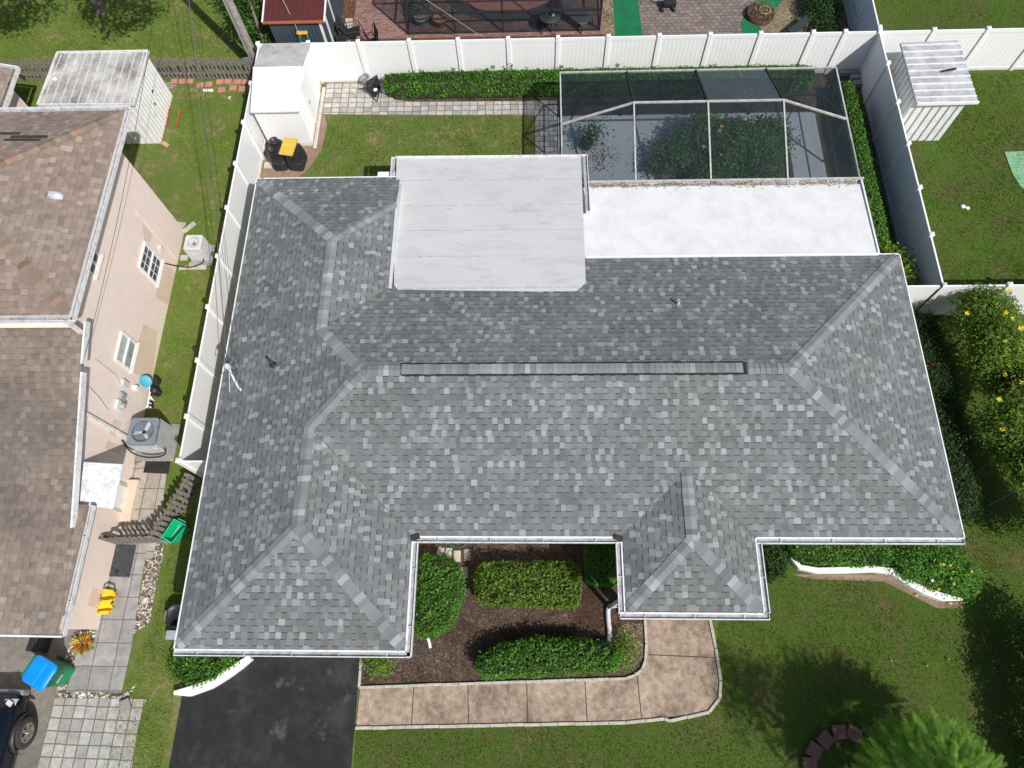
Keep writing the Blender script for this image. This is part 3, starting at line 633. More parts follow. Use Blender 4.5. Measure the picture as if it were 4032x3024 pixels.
# vent pipes
for px, py, z in ((2668, 1200, 3.12), (1072, 1432, 3.2)):
    c = P(px, py, z); m = MB(); m.lathe((c.x, c.y, z-.06), [(.10, -.02), (.07, .02), (.045, .05), (.04, .30), (.034, .30), (.034, .12), (0, .12)], 12)
    m.build('vent_pipe', galv if px > 2000 else dark_metal, roof)
# service mast
mp = P(903, 1452, 3.3); mp = Vector((W+.25, 7.3, 3.5)); mast_top = P(893, 1440, 3.45)
m = MB(); m.tube([(-8.05, 7.02, 2.78), (-8.1, 7.1, 3.0), mast_top-Vector((0, 0, .1))], .03, 8); m.tube([(-8.1, 7.1, 2.78), mast_top-Vector((0, 0, .1))], .012, 6); m.tube([(-8.4, 7.0, 2.7), mast_top-Vector((0, 0, .15))], .012, 6)
mast = m.build('service_mast', lightgrey, house)
m = MB(); m.lathe(mast_top-Vector((0, 0, .12)), [(.0, .22), (.05, .2), (.085, .1), (.08, .0), (.045, -.06)], 14); m.build('weatherhead', paint('pale_blue_grey', (.46, .52, .58), .4), mast)
# white flat roof over the rear addition
wr = [Vector((-4.38, 15.0, 2.56)), Vector((1.44, 14.95, 2.56)), Vector((1.42, 10.2, 2.98)), Vector((1.13, 9.88, 3.0)), Vector((-3.78, 9.85, 3.0)), Vector((-4.04, 10.15, 2.98))]
m = MB(); dn = Vector((0, 0, .05)); m.add([p for p in wr]+[p-dn for p in wr], [(5, 4, 3, 2, 1, 0), (6, 7, 8, 9, 10, 11)]+[(i, (i+1) % 6, 6+(i+1) % 6, 6+i) for i in range(6)])
adr = m.build('addition_roof', flatroof, house)
m = MB()     # welded seams
for yy in (14.05, 13.05, 12.1, 11.15):
    zz = 2.56+(15-yy)/5.15*.44; xl = -4.38+(15-yy)/5*.33; m.bar((xl, yy, zz+.004), (1.43, yy-.03, zz+.004), .035, .008)
m.bar((-3.9, 10.02, 2.995), (1.25, 10.02, 2.995), .05, .008)
m.build('seam', paint('seam_grey', (.50, .50, .51), .6, .25, 6, (.2, .2, .2), .7), adr)
m = MB(); m.bar((-4.42, 15.02, 2.585), (1.58, 14.97, 2.585), .04, .05); m.build('rear_edge', white_gutter, adr)
gutter((-4.36, 13.3), (-4.40, 15.0), house, 2.60, -1, w=.13); gutter((1.5, 12.85), (1.47, 14.97), house, 2.62, 1, w=.16)
m = MB(); m.add([(-4.19, 10.05, 2.4), (-4.19, 14.2, 2.4), (-4.19, 14.2, 2.56), (-4.19, 12.95, 2.975), (-4.19, 10.05, 2.975), (-4.1, 10.05, 2.4), (-4.1, 14.2, 2.4), (-4.1, 14.2, 2.56), (-4.1, 12.95, 2.975), (-4.1, 10.05, 2.975)], [(0, 1, 2, 3, 4), (9, 8, 7, 6, 5), (2, 7, 8, 3), (3, 8, 9, 4)]); m.build('step_flashing', lightgrey, house)
m = MB(); m.box2((-4.05, 11.0, 0), (1.2, 14.6, 2.5)); m.build('addition_wall', white_paint, house)
# patio roof of white ribbed metal
pr_ = [Vector((1.47, 13.98, 2.28)), Vector((10.02, 13.98, 2.28)), Vector((9.86, 11.2, 2.66)), Vector((1.42, 11.2, 2.66))]
m = MB(); m.add(pr_+[p-Vector((0, 0, .06)) for p in pr_], [(3, 2, 1, 0), (4, 5, 6, 7), (0, 1, 5, 4), (1, 2, 6, 5), (2, 3, 7, 6), (3, 0, 4, 7)])
por = m.build('patio_roof', patio_ribs, house)
m = MB(); m.bar((1.45, 11.2, 2.69), (9.87, 11.2, 2.69), .07, .05); m.build('wall_flashing', white_paint, por)
m = MB(); m.bar((10.06, 14.1, 2.27), (9.9, 11.24, 2.64), .05, .1); m.build('side_fascia', white_paint, por)
gutter((1.6, 13.99), (10.05, 13.99), por, 2.26, -1, lightgrey, w=.16)
# debris in that gutter
n = 900; q = np.column_stack([rng.uniform(1.6, 10, n)**1.0, 14.03+rng.normal(0, .07, n), 2.31+rng.uniform(0, .03, n)]); q = q[(lump(q, 1.9, 3) > -.25)]
quads('leaf_debris', leaf_quads(q, np.tile([0, 0, 1.], (len(q), 1)), .07, .025, .3), rng.uniform(0, 1, len(q)), leafmat('dry_debris', [(0., (.10, .06, .035)), (.6, (.26, .15, .08)), (1., (.45, .36, .25))], .1), None, kind='stuff')
# small utility box and garage side
m = MB(); m.box2((-4.95, 14.3, 2.38), (-4.2, 14.52, 2.50)); m.build('side_flashing', white_paint, house)
# ================================================================ white vinyl fences
def vfence(name, label, posts, h=1.83, group='white vinyl privacy fences', skip=(), last=True, first=True, gate=()):
    t = thing(name, label, 'fence', (posts[0][0], posts[0][1], 0), group)
    for i, (x, y) in enumerate(posts):
        if (i == 0 and not first) or (i == len(posts)-1 and not last): continue
        m = MB(); m.box((x, y, (h+.04)/2), (.127, .127, h+.04)); p = m.build('post', vinyl, t)
        m = MB(); s_ = .072; z = h+.042
        m.add([(x-s_, y-s_, z), (x+s_, y-s_, z), (x+s_, y+s_, z), (x-s_, y+s_, z), (x-s_, y-s_, z+.03), (x+s_, y-s_, z+.03), (x+s_, y+s_, z+.03), (x-s_, y+s_, z+.03), (x, y, z+.07)], [(3, 2, 1, 0), (0, 1, 5, 4), (1, 2, 6, 5), (2, 3, 7, 6), (3, 0, 4, 7), (4, 5, 8), (5, 6, 8), (6, 7, 8), (7, 4, 8)])
        m.build('cap', vinyl, p)
    for i in range(len(posts)-1):
        if i in skip: continue
        a, b = Vector((*posts[i], 0)), Vector((*posts[i+1], 0)); d = (b-a).normalized(); a2, b2 = a+d*.064, b-d*.064; L = (b2-a2).length
        m = MB(); up = Vector((0, 0, 1))
        m.bar(a2+up*(h-.07), b2+up*(h-.07), .05, .14); m.bar(a2+up*.09, b2+up*.09, .05, .14)
        n = max(3, round(L/.152))
        for k in range(n):
            c0, c1 = a2+d*(L*k/n+.004), a2+d*(L*(k+1)/n-.004); c = (c0+c1)/2
            m.box((c.x, c.y, h/2), ((c1-c0).length, .026, h-.28), math.atan2(d.y, d.x))
        m.box(((a2.x+b2.x)/2, (a2.y+b2.y)/2, h/2), (L, .012, h-.28), math.atan2(d.y, d.x))
        m.build('panel', vinyl, t)
    return t
YB = 20.78
rx = [-9.93, -8.11, -6.31, -4.48, -2.73, -.94, .83, 2.61, 4.40, 6.18, 7.93, 9.75, 10.86, 12.04]
vfence('vinyl_fence', 'long white vinyl fence running behind the back hedge and pool cage', [(x, YB) for x in rx])
vfence('vinyl_fence', 'white vinyl fence along the narrow strip beside the pink house', [(-9.9, y) for y in (YB, 18.93, 17.2, 15.47, 13.71, 11.9, 10.11, 8.34, 6.6, 5.3)], first=False)
vfence('vinyl_fence', 'shaded white vinyl fence right of the pool cage hedge', [(12.04, y) for y in (YB, 19.3, 17.6, 15.88, 14.14, 12.4, 10.63)], first=False)
vfence('vinyl_fence', 'white vinyl fence behind the shed with weathered ribbed roof on the right lawn', [(12.04, YB-.002), (13.9, YB), (15.75, YB), (17.6, YB), (19.5, YB), (21.4, YB)], first=False)
vfence('vinyl_fence', 'white vinyl fence half hidden by the yellow flowering shrub', [(10.1, 10.63), (12.04, 10.628), (13.93, 10.63), (15.85, 10.63), (17.8, 10.63), (19.8, 10.63)], first=False)
vfence('vinyl_fence', 'white vinyl fence leading away behind the golden gravel yard', [(12.06, 20.95), (12.08, 22.6), (12.1, 24.4), (12.12, 26.2)])
gt = vfence('vinyl_gate', 'short white vinyl gate between the side fence and the grey house', [(-9.9, 5.3), (-8.35, 5.3)], h=1.78, first=False, last=False, group=None); gt['category'] = 'gate'
# ================================================================ picket fences
def picket(label, a, b, h=1.1, sp=.15, wd=.09, side=1, group=None, brace=()):
    a, b = Vector((*a, 0)), Vector((*b, 0)); d = (b-a).normalized(); L = (b-a).length; nv = Vector((d.y, -d.x, 0))*side
    t = thing('picket_fence', label, 'fence', a, group); ang = math.atan2(d.y, d.x)
    for z in (h*.28, h*.78):
        m = MB(); m.bar(a+nv*.035+Vector((0, 0, z)), b+nv*.035+Vector((0, 0, z)), .04, .085); m.build('rail', wood_old, t)
    n = int(L/sp)
    for i in range(n+1):
        c = a+d*(L*i/max(1, n)); tl = random.gauss(0, .02); hh = h+random.gauss(0, .015); m = MB(); w2 = wd/2
        prof = [(-w2, .04), (w2, .04), (w2, hh-.07), (w2*.55, hh-.015), (0, hh), (-w2*.55, hh-.015), (-w2, hh-.07)]
        f = [c+d*(u+tl*z)+Vector((0, 0, z))-nv*.008 for u, z in prof]; g = [p+nv*.018 for p in f]; k = len(prof)
        m.add(f+g, [list(range(k)), list(range(k, 2*k))[::-1]]+[(j, j+k, (j+1) % k+k, (j+1) % k) for j in range(k)])
        m.build('picket', wood_old, t)
    for q in (0, 1) if not brace else brace:
        c = a.lerp(b, q)+nv*.08; m = MB(); m.box((c.x, c.y, h*.45), (.09, .09, h*.9), ang); m.build('post', wood_old, t)
    return t
picket('grey wooden picket fence beyond the red bricks behind the dirty white shed', (-22, 21.15), (-10.15, 21.0), 1.05, .155, .085, -1, None, (.05, .25, .45, .62, .78, .95))
picket('weathered picket run slanting from the white gate to the green tub', (-10.05, 5.12), (-10.83, 3.36), 1.02, .155, .1, 1, 'side yard picket fences')
picket('weathered picket run between the green tub and the pink wall', (-12.2, 3.3), (-10.9, 3.36), 1.02, .14, .085, -1, 'side yard picket fences')
m = MB(); m.bar(P(75, 290, .9), P(100, 315, .0), .1, .05); m.build('leaning_board', wood_tan, None, label='brown board propped against the picket fence near the left edge', cat='board')
# ================================================================ screened pool cage
cage = thing('pool_cage', 'large screened patio cage with dark mesh attached to the white patio roof', 'screen enclosure', (5.5, 16.5, 0))
cx_ = [.87, 3.13, 5.45, 7.8, 10.12]; yr, yk, yf = 18.88, 16.66, 14.15; zl, zk = 2.1, 3.0
def zf(x): return zl if x in (cx_[0], cx_[-1]) else 2.98
def beam(a, b, mat=cage_white, w=.045, nm='frame_beam'): m = MB(); m.bar(a, b, w, .075); return m.build(nm, mat, cage)
beam((cx_[0], yr, zl), (cx_[-1], yr, zl)); beam((cx_[0], yr, zl), (cx_[0], yf, zl)); beam((cx_[-1], yr, zl), (cx_[-1], yf, zl))
beam((cx_[0], yf, 2.33), (cx_[-1], yf, 2.33))
zmid = 2.33
for i in (1, 2, 3):
    beam((cx_[i], yr, zl), (cx_[i], yk, zk), dark_metal); beam((cx_[i], yk, zk), (cx_[i], yf, zmid+.02))
beam((cx_[1], yk, zk), (cx_[2], yk, zk)); beam((cx_[2], yk, zk), (cx_[3], yk, zk)); beam((cx_[0], yk-.02, zl+.03), (cx_[1], yk, zk)); beam((cx_[3], yk, zk), (cx_[4], yk-.02, zl+.03))
def pane(pts, mat=screen_m): m = MB(); m.face(pts); return m.build('screen_panel', mat, cage)
c = cx_
pane([(c[1], yr, zl), (c[2], yr, zl), (c[2], yk, zk), (c[1], yk, zk)]); pane([(c[2], yr, zl), (c[3], yr, zl), (c[3], yk, zk), (c[2], yk, zk)], screen_sky_sheen)
pane([(c[1], yk, zk), (c[2], yk, zk), (c[2], yf, zmid), (c[1], yf, zmid)]); pane([(c[2], yk, zk), (c[3], yk, zk), (c[3], yf, zmid), (c[2], yf, zmid)])
pane([(c[0], yr, zl), (c[1], yr, zl), (c[1], yk, zk), (c[0], yk, zl)]); pane([(c[3], yr, zl), (c[4], yr, zl), (c[4], yk, zl), (c[3], yk, zk)])
pane([(c[0], yk, zl), (c[1], yk, zk), (c[1], yf, zmid), (c[0], yf, zl+.1)]); pane([(c[3], yk, zk), (c[4], yk, zl), (c[4], yf, zl+.1), (c[3], yf, zmid)])
for i in range(4): pane([(c[i], yr, .05), (c[i+1], yr, .05), (c[i+1], yr, zl), (c[i], yr, zl)])
for x in (c[0], c[4]):
    pane([(x, yr, .05), (x, yk, .05), (x, yk, zl), (x, yr, zl)]); pane([(x, yk, .05), (x, yf, .05), (x, yf, zl), (x, yk, zl)])
    for y in (yr, yk, yf): m = MB(); m.bar((x, y, .04), (x, y, zl), .055); m.build('upright', dark_metal, cage)
    m = MB(); m.bar((x, yr, .9), (x, yf, .9), .04); m.build('chair_rail', dark_metal, cage)
    m = MB(); m.bar((x, yr, .9), (x, yk, 2.05), .03); m.build('brace', dark_metal, cage)
for x in c[1:4]: m = MB(); m.bar((x, yr, .04), (x, yr, zl), .055); m.build('upright', dark_metal, cage)
m = MB(); m.bar((c[0], yr, .9), (c[4], yr, .9), .04); m.build('chair_rail', dark_metal, cage)
# inside the cage
sheet('planting_bed', PP((2578, 735), (2570, 660), (2590, 605), (2640, 570), (2740, 545), (3000, 545), (3110, 600), (3130, 735)), .055, mulch)
def shrub(name, label, cat, loc, blobs, mat, L=.1, Wd=.05, dens=1., trunk=None, trunkm=None, flowers=None, group=None, droop=.3):
    """blobs: (x,y,z,rx,ry,rz) leaf clouds; leaves gathered in clumps"""
    t = thing(name, label, cat, loc, group); PTS = []; NR = []
    for (x, y, z, rx_, ry_, rz_) in blobs:
        A = 4*math.pi*((rx_*ry_)**1.6/3+(rx_*rz_)**1.6/3+(ry_*rz_)**1.6/3)**(1/1.6); nl = int(A*1.25/(L*Wd*.5)*dens); nc = max(6, nl//26)
        d = rng.normal(0, 1, (nc, 3)); d /= np.linalg.norm(d, axis=1)[:, None]; d[:, 2] = np.where(d[:, 2] < -.25, -d[:, 2], d[:, 2])
        r_ = rng.uniform(.62, 1.08, (nc, 1)); cc = np.array([x, y, z])+d*r_*np.array([rx_, ry_, rz_])
        k = np.repeat(np.arange(nc), 26); sz = L*1.5
        pp = cc[k]+rng.normal(0, sz, (len(k), 3))*np.array([1, 1, .6]); PTS.append(pp); NR.append(d[k]*.5+np.array([0, 0, .8]))
    PTS = np.concatenate(PTS); NR = np.concatenate(NR); ok = PTS[:, 2] > .03; PTS, NR = PTS[ok], NR[ok]
    quads('foliage', leaf_quads(PTS, NR, L, Wd, .5), np.clip(rng.beta(2.2, 2.4, len(PTS)), 0, 1), mat, t)
    if trunk:
        for tr in trunk: MB().tube(tr[0], tr[1], 8).build('trunk' if tr is trunk[0] else 'limb', trunkm or bark, t)
    if flowers:
        fm, cnt, fs = flowers
        idx = rng.choice(np.where(PTS[:, 2] > np.percentile(PTS[:, 2], 62))[0], cnt)
        for q in PTS[idx]:
            m = MB(); q = Vector(q)+Vector((0, 0, .09)); 
            for kk in range(5):
                a = kk*1.257+q.x*9; u = Vector((math.cos(a), math.sin(a), .25)); v = Vector((-math.sin(a), math.cos(a), 0))
                m.face([q, q+u*fs*.6-v*fs*.32, q+u*fs, q+u*fs*.6+v*fs*.32])
            m.build('flower', fm, t)
    return t
shrub('hibiscus_shrub', 'big shrub with orange flowers under the dark cage mesh', 'shrub', (6.4, 16.6, 0), [(4.9, 16.6, .7, .7, .6, .4), (5.9, 17.2, .9, .9, .8, .55), (6.9, 16.6, 1.1, 1.0, .9, .6), (7.9, 16.9, .9, .8, .8, .5), (4.4, 16.3, .4, .6, .3, .25), (6.3, 15.6, .8, .8, .6, .5), (7.6, 15.7, .8, .8, .6, .5)], leaf_cage, .11, .065, 1.1, [([(6.4, 16.6, 0), (6.4, 16.7, .9)], [.06, .04])], None, (flower_o, 6, .07))
pt = thing('potted_plant', 'potted hibiscus with red blooms in the left bay of the cage', 'potted plant', (1.85, 17.45, .04))
m = MB(); m.lathe((1.85, 17.45, .04), [(.16, 0), (.22, .32), (.24, .34), (.21, .34), (.19, .28), (0, .28)], 16); m.build('pot', black_plastic, pt)
q = np.array([2.0, 17.4, .85])+rng.normal(0, .24, (420, 3)); quads('foliage', leaf_quads(q, np.tile([0, 0, 1.], (420, 1)), .1, .06), rng.uniform(0, 1, 420), leaf_cage, pt)
for x, y, z in ((1.72, 17.75, 1.0), (2.15, 17.0, 1.05)):
    m = MB(); m.lathe((x, y, z), [(0, 0), (.06, .03), (.03, .06), (0, .05)], 8); m.build('flower', flower_r, pt)
n = 260; q = np.column_stack([2.35+rng.normal(0, .3, n), 17.0+rng.normal(0, .35, n), np.full(n, .055)])
quads('fallen_leaves', leaf_quads(q, np.tile([0, 0, 1.], (n, 1)), .07, .03, .15), rng.uniform(0, 1, n), leafmat('fallen_leaf', [(0., (.06, .035, .025)), (1., (.16, .10, .07))], .05), None, kind='stuff')
# ================================================================ hedges and planting
hedge('box_hedge', 'long clipped green hedge in front of the back vinyl fence', [(-5.55, 19.85), (-5.55, 20.45), (10.1, 20.45), (10.1, 19.8)], .85, leaf_hedge, core_m, .085, .045, 1.0, sprigs=14)
hedge('side_hedge', 'narrow dark hedge squeezed between the pool cage and the shaded fence', [(10.8, 19.6), (11.45, 19.5), (11.45, 16), (11.45, 12.5), (10.8, 12.3), (10.75, 15)], .9, leaf_hedge, core_m, .08, .04, .9)
shrub('schefflera_bush', 'light green broad leaved bush at the back right corner of the grey roof', 'bush', (11.0, 11.6, 0), [(11.15, 12.1, .75, .42, .45, .4), (11.2, 11.45, .8, .42, .5, .45), (11.25, 11.0, .6, .35, .3, .35)], leaf_yellowish, .13, .065, 1.8, [([(11, 11.6, 0), (11, 11.6, .8)], [.03, .02])])
hedge('garden_bush', 'rounded dark green bush beside the garage gutter in the mulch bed', [(-3.2, .85), (-2.7, .9), (-2.3, 1.2), (-2.12, 1.9), (-2.12, 2.45), (-2.5, 2.85), (-3.25, 2.85)], .95, leaf_hedge, core_m, .075, .042, 1.0, rad_=.35, lumps=.09, loose=.05, cat='bush')
hedge('garden_hedge', 'clipped rectangular hedge with golden edges in the middle of the mulch bed', [(-1.66, 1.7), (-1.62, 2.72), (1.0, 2.76), (1.18, 2.45), (1.12, 1.66), (.9, 1.6)], .8, leaf_yellowish, core_m, .085, .045, 1.0, lumps=.05, sprigs=8)
hedge('garden_hedge', 'long green hedge bordering the stained walkway', [(-1.55, .2), (-1.58, .0), (-1.35, -.13), (1.2, .02), (2.1, .06), (2.18, .5), (1.9, .6), (.6, .78), (-.43, .72), (-1.2, .48)], .75, leaf_hedge, core_m, .085, .048, 1.0, lumps=.08, loose=.05, rad_=.3)
hedge('garden_hedge', 'small dark clipped hedge tucked against the porch gutter', [(1.36, 2.2), (1.34, 3.3), (2.5, 3.3), (2.5, 2.15)], .8, leaf_hedge, core_m, .06, .03, 1.0, lumps=.02, loose=.015)
shrub('thin_shrub', 'thin yellowing shrub beside the white drain hose', 'shrub', (2.5, .55, 0), [(2.35, .55, .25, .3, .45, .22)], leaf_yellowish, .06, .03, .55)
shrub('low_bush', 'small round yellow green bush at the garage corner', 'bush', (-4.2, .2, 0), [(-4.2, .3, .22, .42, .42, .25)], leaf_yellowish, .07, .035, 1.1)
hedge('corner_groundcover', 'leafy ground cover inside the white curved curb left of the driveway', [(-9.75, .7), (-8.3, .75), (-7.95, .42), (-8.3, .02), (-8.8, -.28), (-9.35, -.42), (-9.9, -.1)], .38, leaf_hedge, core_m, .085, .045, .9, lumps=.1, loose=.06, cat='ground cover')
hedge('front_hedge', 'green clipped hedge under the front right gutter behind the white curb', [(7.05, 2.95), (7.0, 3.4), (9.72, 3.4), (9.65, 2.76), (7.5, 2.8)], .65, leaf_hedge, core_m, .075, .04, 1.0, lumps=.05)
hedge('front_bush', 'dark leafy bush where the porch roof meets the front right gutter', [(6.1, 2.6), (6.3, 2.35), (6.75, 2.5), (6.9, 2.9), (6.9, 3.4), (6.1, 3.4)], .55, leaf_dark, core_m, .1, .05, .9, lumps=.08, loose=.06, cat='bush')
shrub('corner_shrub', 'loose shrub with yellow specks below the front right roof corner', 'shrub', (10.8, 2.6, 0), [(10.3, 2.8, .3, .5, .45, .3), (11.0, 2.7, .35, .6, .6, .32), (11.5, 2.45, .3, .5, .5, .3), (11.0, 3.2, .3, .7, .4, .3)], leaf_hedge, .07, .035, 1.1, None, None, (flower_y, 9, .04))
hedge('ixora_hedge', 'dark shaded hedge dotted red along the right side of the grey roof', [(11.0, 3.6), (11.05, 10.2), (12.2, 10.3), (12.3, 8), (12.2, 4.2)], 1.0, leaf_dark, core_m, .07, .04, .9, lumps=.07, loose=.05)
yb = []
for y in np.linspace(3.6, 10.0, 16):
    yb.append((13.3+.3*math.sin(y*1.9)+(.3 if y < 6 else 0), y, 1.5+.25*math.sin(y*3), .72+.2*math.sin(y*4.1), .62, .75+.18*math.sin(y*5.3)))
shrub('allamanda_shrub', 'tall shrub covered in yellow flowers at the right edge', 'shrub', (13, 7, 0), yb, leafmat('allamanda_leaf', [(0., (.05, .10, .015)), (.5, (.12, .21, .025)), (1., (.26, .36, .05))]), .09, .042, 1.25, [([(12.9, y, 0), (12.9+.1*math.sin(y*5), y+.1, 1.6)], [.04, .02]) for y in (4.5, 5.6, 6.8, 8, 9.4)], None, (flower_y, 98, .08))
n = 60; q = [(rng.uniform(11.1, 12.3), rng.uniform(3.7, 10)) for _ in range(14)]
rfh = [o for o in bpy.data.objects if o.name == 'ixora_hedge'][0]
for x, y in q:
    m = MB(); m.lathe((x, y, 1.03), [(0, -.02), (.03, .0), (.02, .02), (0, .025)], 7); m.build('flower', flower_r, rfh)
shrub('hibiscus_hedge', 'dark hibiscus hedge with red blooms at the bottom right edge', 'hedge', (13, -1, 0), [(12.9, -3.2, .9, .7, .9, .8), (12.8, -1.9, .9, .7, .9, .8), (12.9, -.6, .9, .7, .9, .8), (13.1, .6, .9, .7, .9, .8)], leaf_dark, .1, .05, 1.0, [([(12.9, y, 0), (12.9, y, .9)], [.03, .02]) for y in (-3, -1.5, 0)], None, (flower_r, 16, .09))
def crown(name, label, base, top, blobs, mat, L=.16, Wd=.09, dens=.6, tr=.25):
    b, tp = Vector(base), Vector(top); limbs = [([b, b.lerp(tp, .5), tp], [tr, tr*.8, tr*.55])]
    for (x, y, z, *_r) in blobs: limbs.append(([tp-Vector((0, 0, .4)), tp.lerp(Vector((x, y, z)), .5)+Vector((0, 0, .2)), (x, y, z)], [tr*.45, tr*.3, tr*.1]))
    return shrub(name, label, 'tree', base, blobs, mat, L, Wd, dens, limbs)
# feathery tree in the front lawn
def fern_tree(name, label, base, top, nb, rad_, mat, fl=.9):
    t = thing(name, label, 'tree', base); b = Vector(base); tp = Vector(top)
    MB().tube([b, b.lerp(tp, .5)+Vector((.05, 0, 0)), tp], [.11, .09, .06], 10).build('trunk', bark, t)
    V = []; R = []
    for i in range(nb):
        a = rng.uniform(0, 2*np.pi); r_ = rad_*np.sqrt(rng.uniform(0, 1)); st = np.array([tp.x+math.cos(a)*r_*.75, tp.y+math.sin(a)*r_*.75, tp.z+rng.uniform(-.5, .6)*(1-r_/rad_*.4)-.35*(r_/rad_)**2])
        aa = a+rng.normal(0, .7); L = fl*rng.uniform(.6, 1.1); d = np.array([math.cos(aa), math.sin(aa), rng.uniform(-.25, .25)]); sd_ = np.array([-d[1], d[0], 0]); rv_ = rng.uniform(.1, .9)
        for s_ in np.linspace(.08, 1, 15):
            p = st+d*L*s_-np.array([0, 0, .22*s_**2*L]); ll = .085*(1-abs(s_-.45)*.9)
            for sg in (-1, 1):
                e = p+sd_*sg*ll+d*.04-np.array([0, 0, .02]); V.append([p-d*.006, p+d*.012, e+d*.008, e-d*.004]); R.append(rv_+rng.normal(0, .1))
        V.append([st-sd_*.004, st+sd_*.004, st+d*L-np.array([0, 0, .22*L]), st+d*L-np.array([0, 0, .22*L])+sd_*.002]); R.append(.1)
    quads('crown', np.array(V), np.clip(np.array(R), 0, 1), mat, t); return t
fern_tree('poinciana_tree', 'feathery bright green tree beside the curved brick ring in the front lawn', (8.0, -2.2, 0), (9.0, -2.55, 2.1), 900, 1.75, leafmat('feather_leaf', [(0., (.10, .22, .035)), (.5, (.19, .37, .05)), (1., (.34, .50, .08))], .5), .62)
crown('street_tree', 'tall airy tree standing outside the lower right of the front lawn', (11.6, -7.5, 0), (11.3, -6.6, 6.2), [(11.6, -6.2, 8.0, 1.5, 1.2, .8), (10.6, -6.0, 8.3, .9, .9, .6), (13.0, -6.6, 8.4, 1.4, 1.2, .8)], leaf_tree, .12, .06, .28)
ring = thing('brick_ring', 'curved edging of rusty red blocks under the feathery tree', 'garden edging', (7.6, -2.3, 0))
brick_red = paint('brown_red_block', (.22, .11, .09), .9, .25, 8, (.09, .06, .05), .5)
for i, (px, py, a) in enumerate([(3188, 3012, 1.5), (3207, 2955, 1.0), (3250, 2912, .75), (3306, 2882, .05), (3362, 2888, -.5)]):
    p = P(px, py, .1); m = MB(); m.box((p.x, p.y, .07+.02*(i == 2)), (.35, .33, .14), a); m.build('block', brick_red, ring, bevel=.01)
# trees outside the frame that shade the lawns
tb = P(398, 60)
crown('oak_tree', 'large leafy tree with pale trunk beyond the back left picket fence', (tb.x, tb.y+.2, 0), (tb.x, tb.y+.9, 4.2), [(-12.9, 20.3, 6.6, 1.7, 1.2, .8), (-17.3, 20.3, 6.6, 1.7, 1.1, .8), (-15.2, 22.0, 7.4, 2.0, 1.4, 1.1), (-19.5, 21.5, 7.0, 2.0, 1.4, 1.1)], leaf_tree)
shrub('back_tree', 'green tree growing between the utility pole and the slate blue shed', 'tree', (-10.25, 22.2, 0), [(-10.6, 23.4, 2.3, .7, .8, .7), (-10.9, 22.6, 1.2, .5, .6, .6), (-9.95, 22.0, .9, .3, .35, .4), (-11.0, 24.2, 2.6, .8, .8, .8)], leaf_tree, .13, .06, 1.0, [([(-10.2, 21.7, 0), (-10.25, 22.0, 1.2), (-10.5, 22.9, 2.4)], [.09, .07, .04]), ([(-10.2, 21.75, .6), (-10.0, 21.8, 1.3)], [.04, .02])])
shrub('dark_shrub', 'dark overgrown shrub bed with a yellow bloom beside the far right fence', 'shrub', (11.2, 22.5, 0), [(11.0, 22.0, .35, .6, .8, .3), (11.0, 23.5, .4, .6, .9, .35), (11.0, 25, .4, .7, .9, .4)], leaf_dark, .08, .04, 1.0, None, None, (flower_o, 2, .22))
# ================================================================ white curbs
def strip_curb(label, pts, w=.16, h=.22, mat=curb_white, name='painted_curb'):
    m = MB(); n = len(pts); L_, R_ = [], []
    for i, p in enumerate(pts):
        a, b = Vector(pts[max(i-1, 0)][:2]), Vector(pts[min(i+1, n-1)][:2]); d = (b-a).normalized(); nv = Vector((-d.y, d.x)); ww = pts[i][2] if len(pts[i]) > 2 else w
        L_.append((p[0]+nv.x*ww/2, p[1]+nv.y*ww/2)); R_.append((p[0]-nv.x*ww/2, p[1]-nv.y*ww/2))
    m.prism(L_+R_[::-1], 0, h); return m.build(name, mat, None, bevel=.015, label=label, cat='curb', group='white painted curbs')
cpts = [P(x, y, .2) for x, y in ((684, 2728), (745, 2722), (825, 2695), (890, 2655), (940, 2620), (985, 2588))]
strip_curb('white curved curb holding the ground cover left of the black driveway', [(p.x, p.y, w_) for p, w_ in zip(cpts, (.1, .26, .24, .24, .22, .15))])
cpts = [P(x, y, .2) for x, y in ((3112, 2150), (3120, 2195), (3150, 2232), (3220, 2246), (3330, 2244), (3440, 2240), (3510, 2248), (3560, 2282), (3640, 2325), (3710, 2350), (3790, 2360))]
strip_curb('long wavy white curb in front of the hedge under the right gutter', [(p.x, p.y, w_) for p, w_ in zip(cpts, (.1, .12, .14, .16, .17, .17, .17, .17, .2, .22, .06))])
sheet('curb_mulch', PP((3120, 2262), (3500, 2262), (3560, 2300), (3700, 2372), (3795, 2372), (3790, 2395), (3690, 2395), (3560, 2330), (3480, 2290), (3200, 2280)), .008, soil_m)
# ================================================================ small things in the front bed
def tubething(name, label, cat, pts, r, mat, n=8):
    m = MB(); m.tube(pts, r, n); return m.build(name, mat, None, label=label, cat=cat)
def smooth(pts, k=6):
    out = []; P_ = [Vector(p) for p in pts]
    for i in range(len(P_)-1):
        p0, p1, p2, p3 = P_[max(i-1, 0)], P_[i], P_[i+1], P_[min(i+2, len(P_)-1)]
        for s_ in range(k):
            t = s_/k; out.append(.5*((2*p1)+(p2-p0)*t+(2*p0-5*p1+4*p2-p3)*t*t+(3*p1-p0-3*p2+p3)*t**3))
    return out+[P_[-1]]
hp = [P(x, y, .05) for x, y in ((1752, 2135), (1800, 2155), (1835, 2140), (1800, 2132), (1760, 2140), (1755, 2165), (1752, 2195), (1775, 2165), (1795, 2225), (1815, 2290), (1828, 2330), (1815, 2360), (1785, 2372), (1815, 2365), (1832, 2320), (1822, 2280), (1800, 2220))]
tubething('garden_hose', 'green garden hose coiled over the stepping stones in the mulch bed', 'hose', smooth(hp), .012, paint('hose_green', (.01, .20, .11), .4))
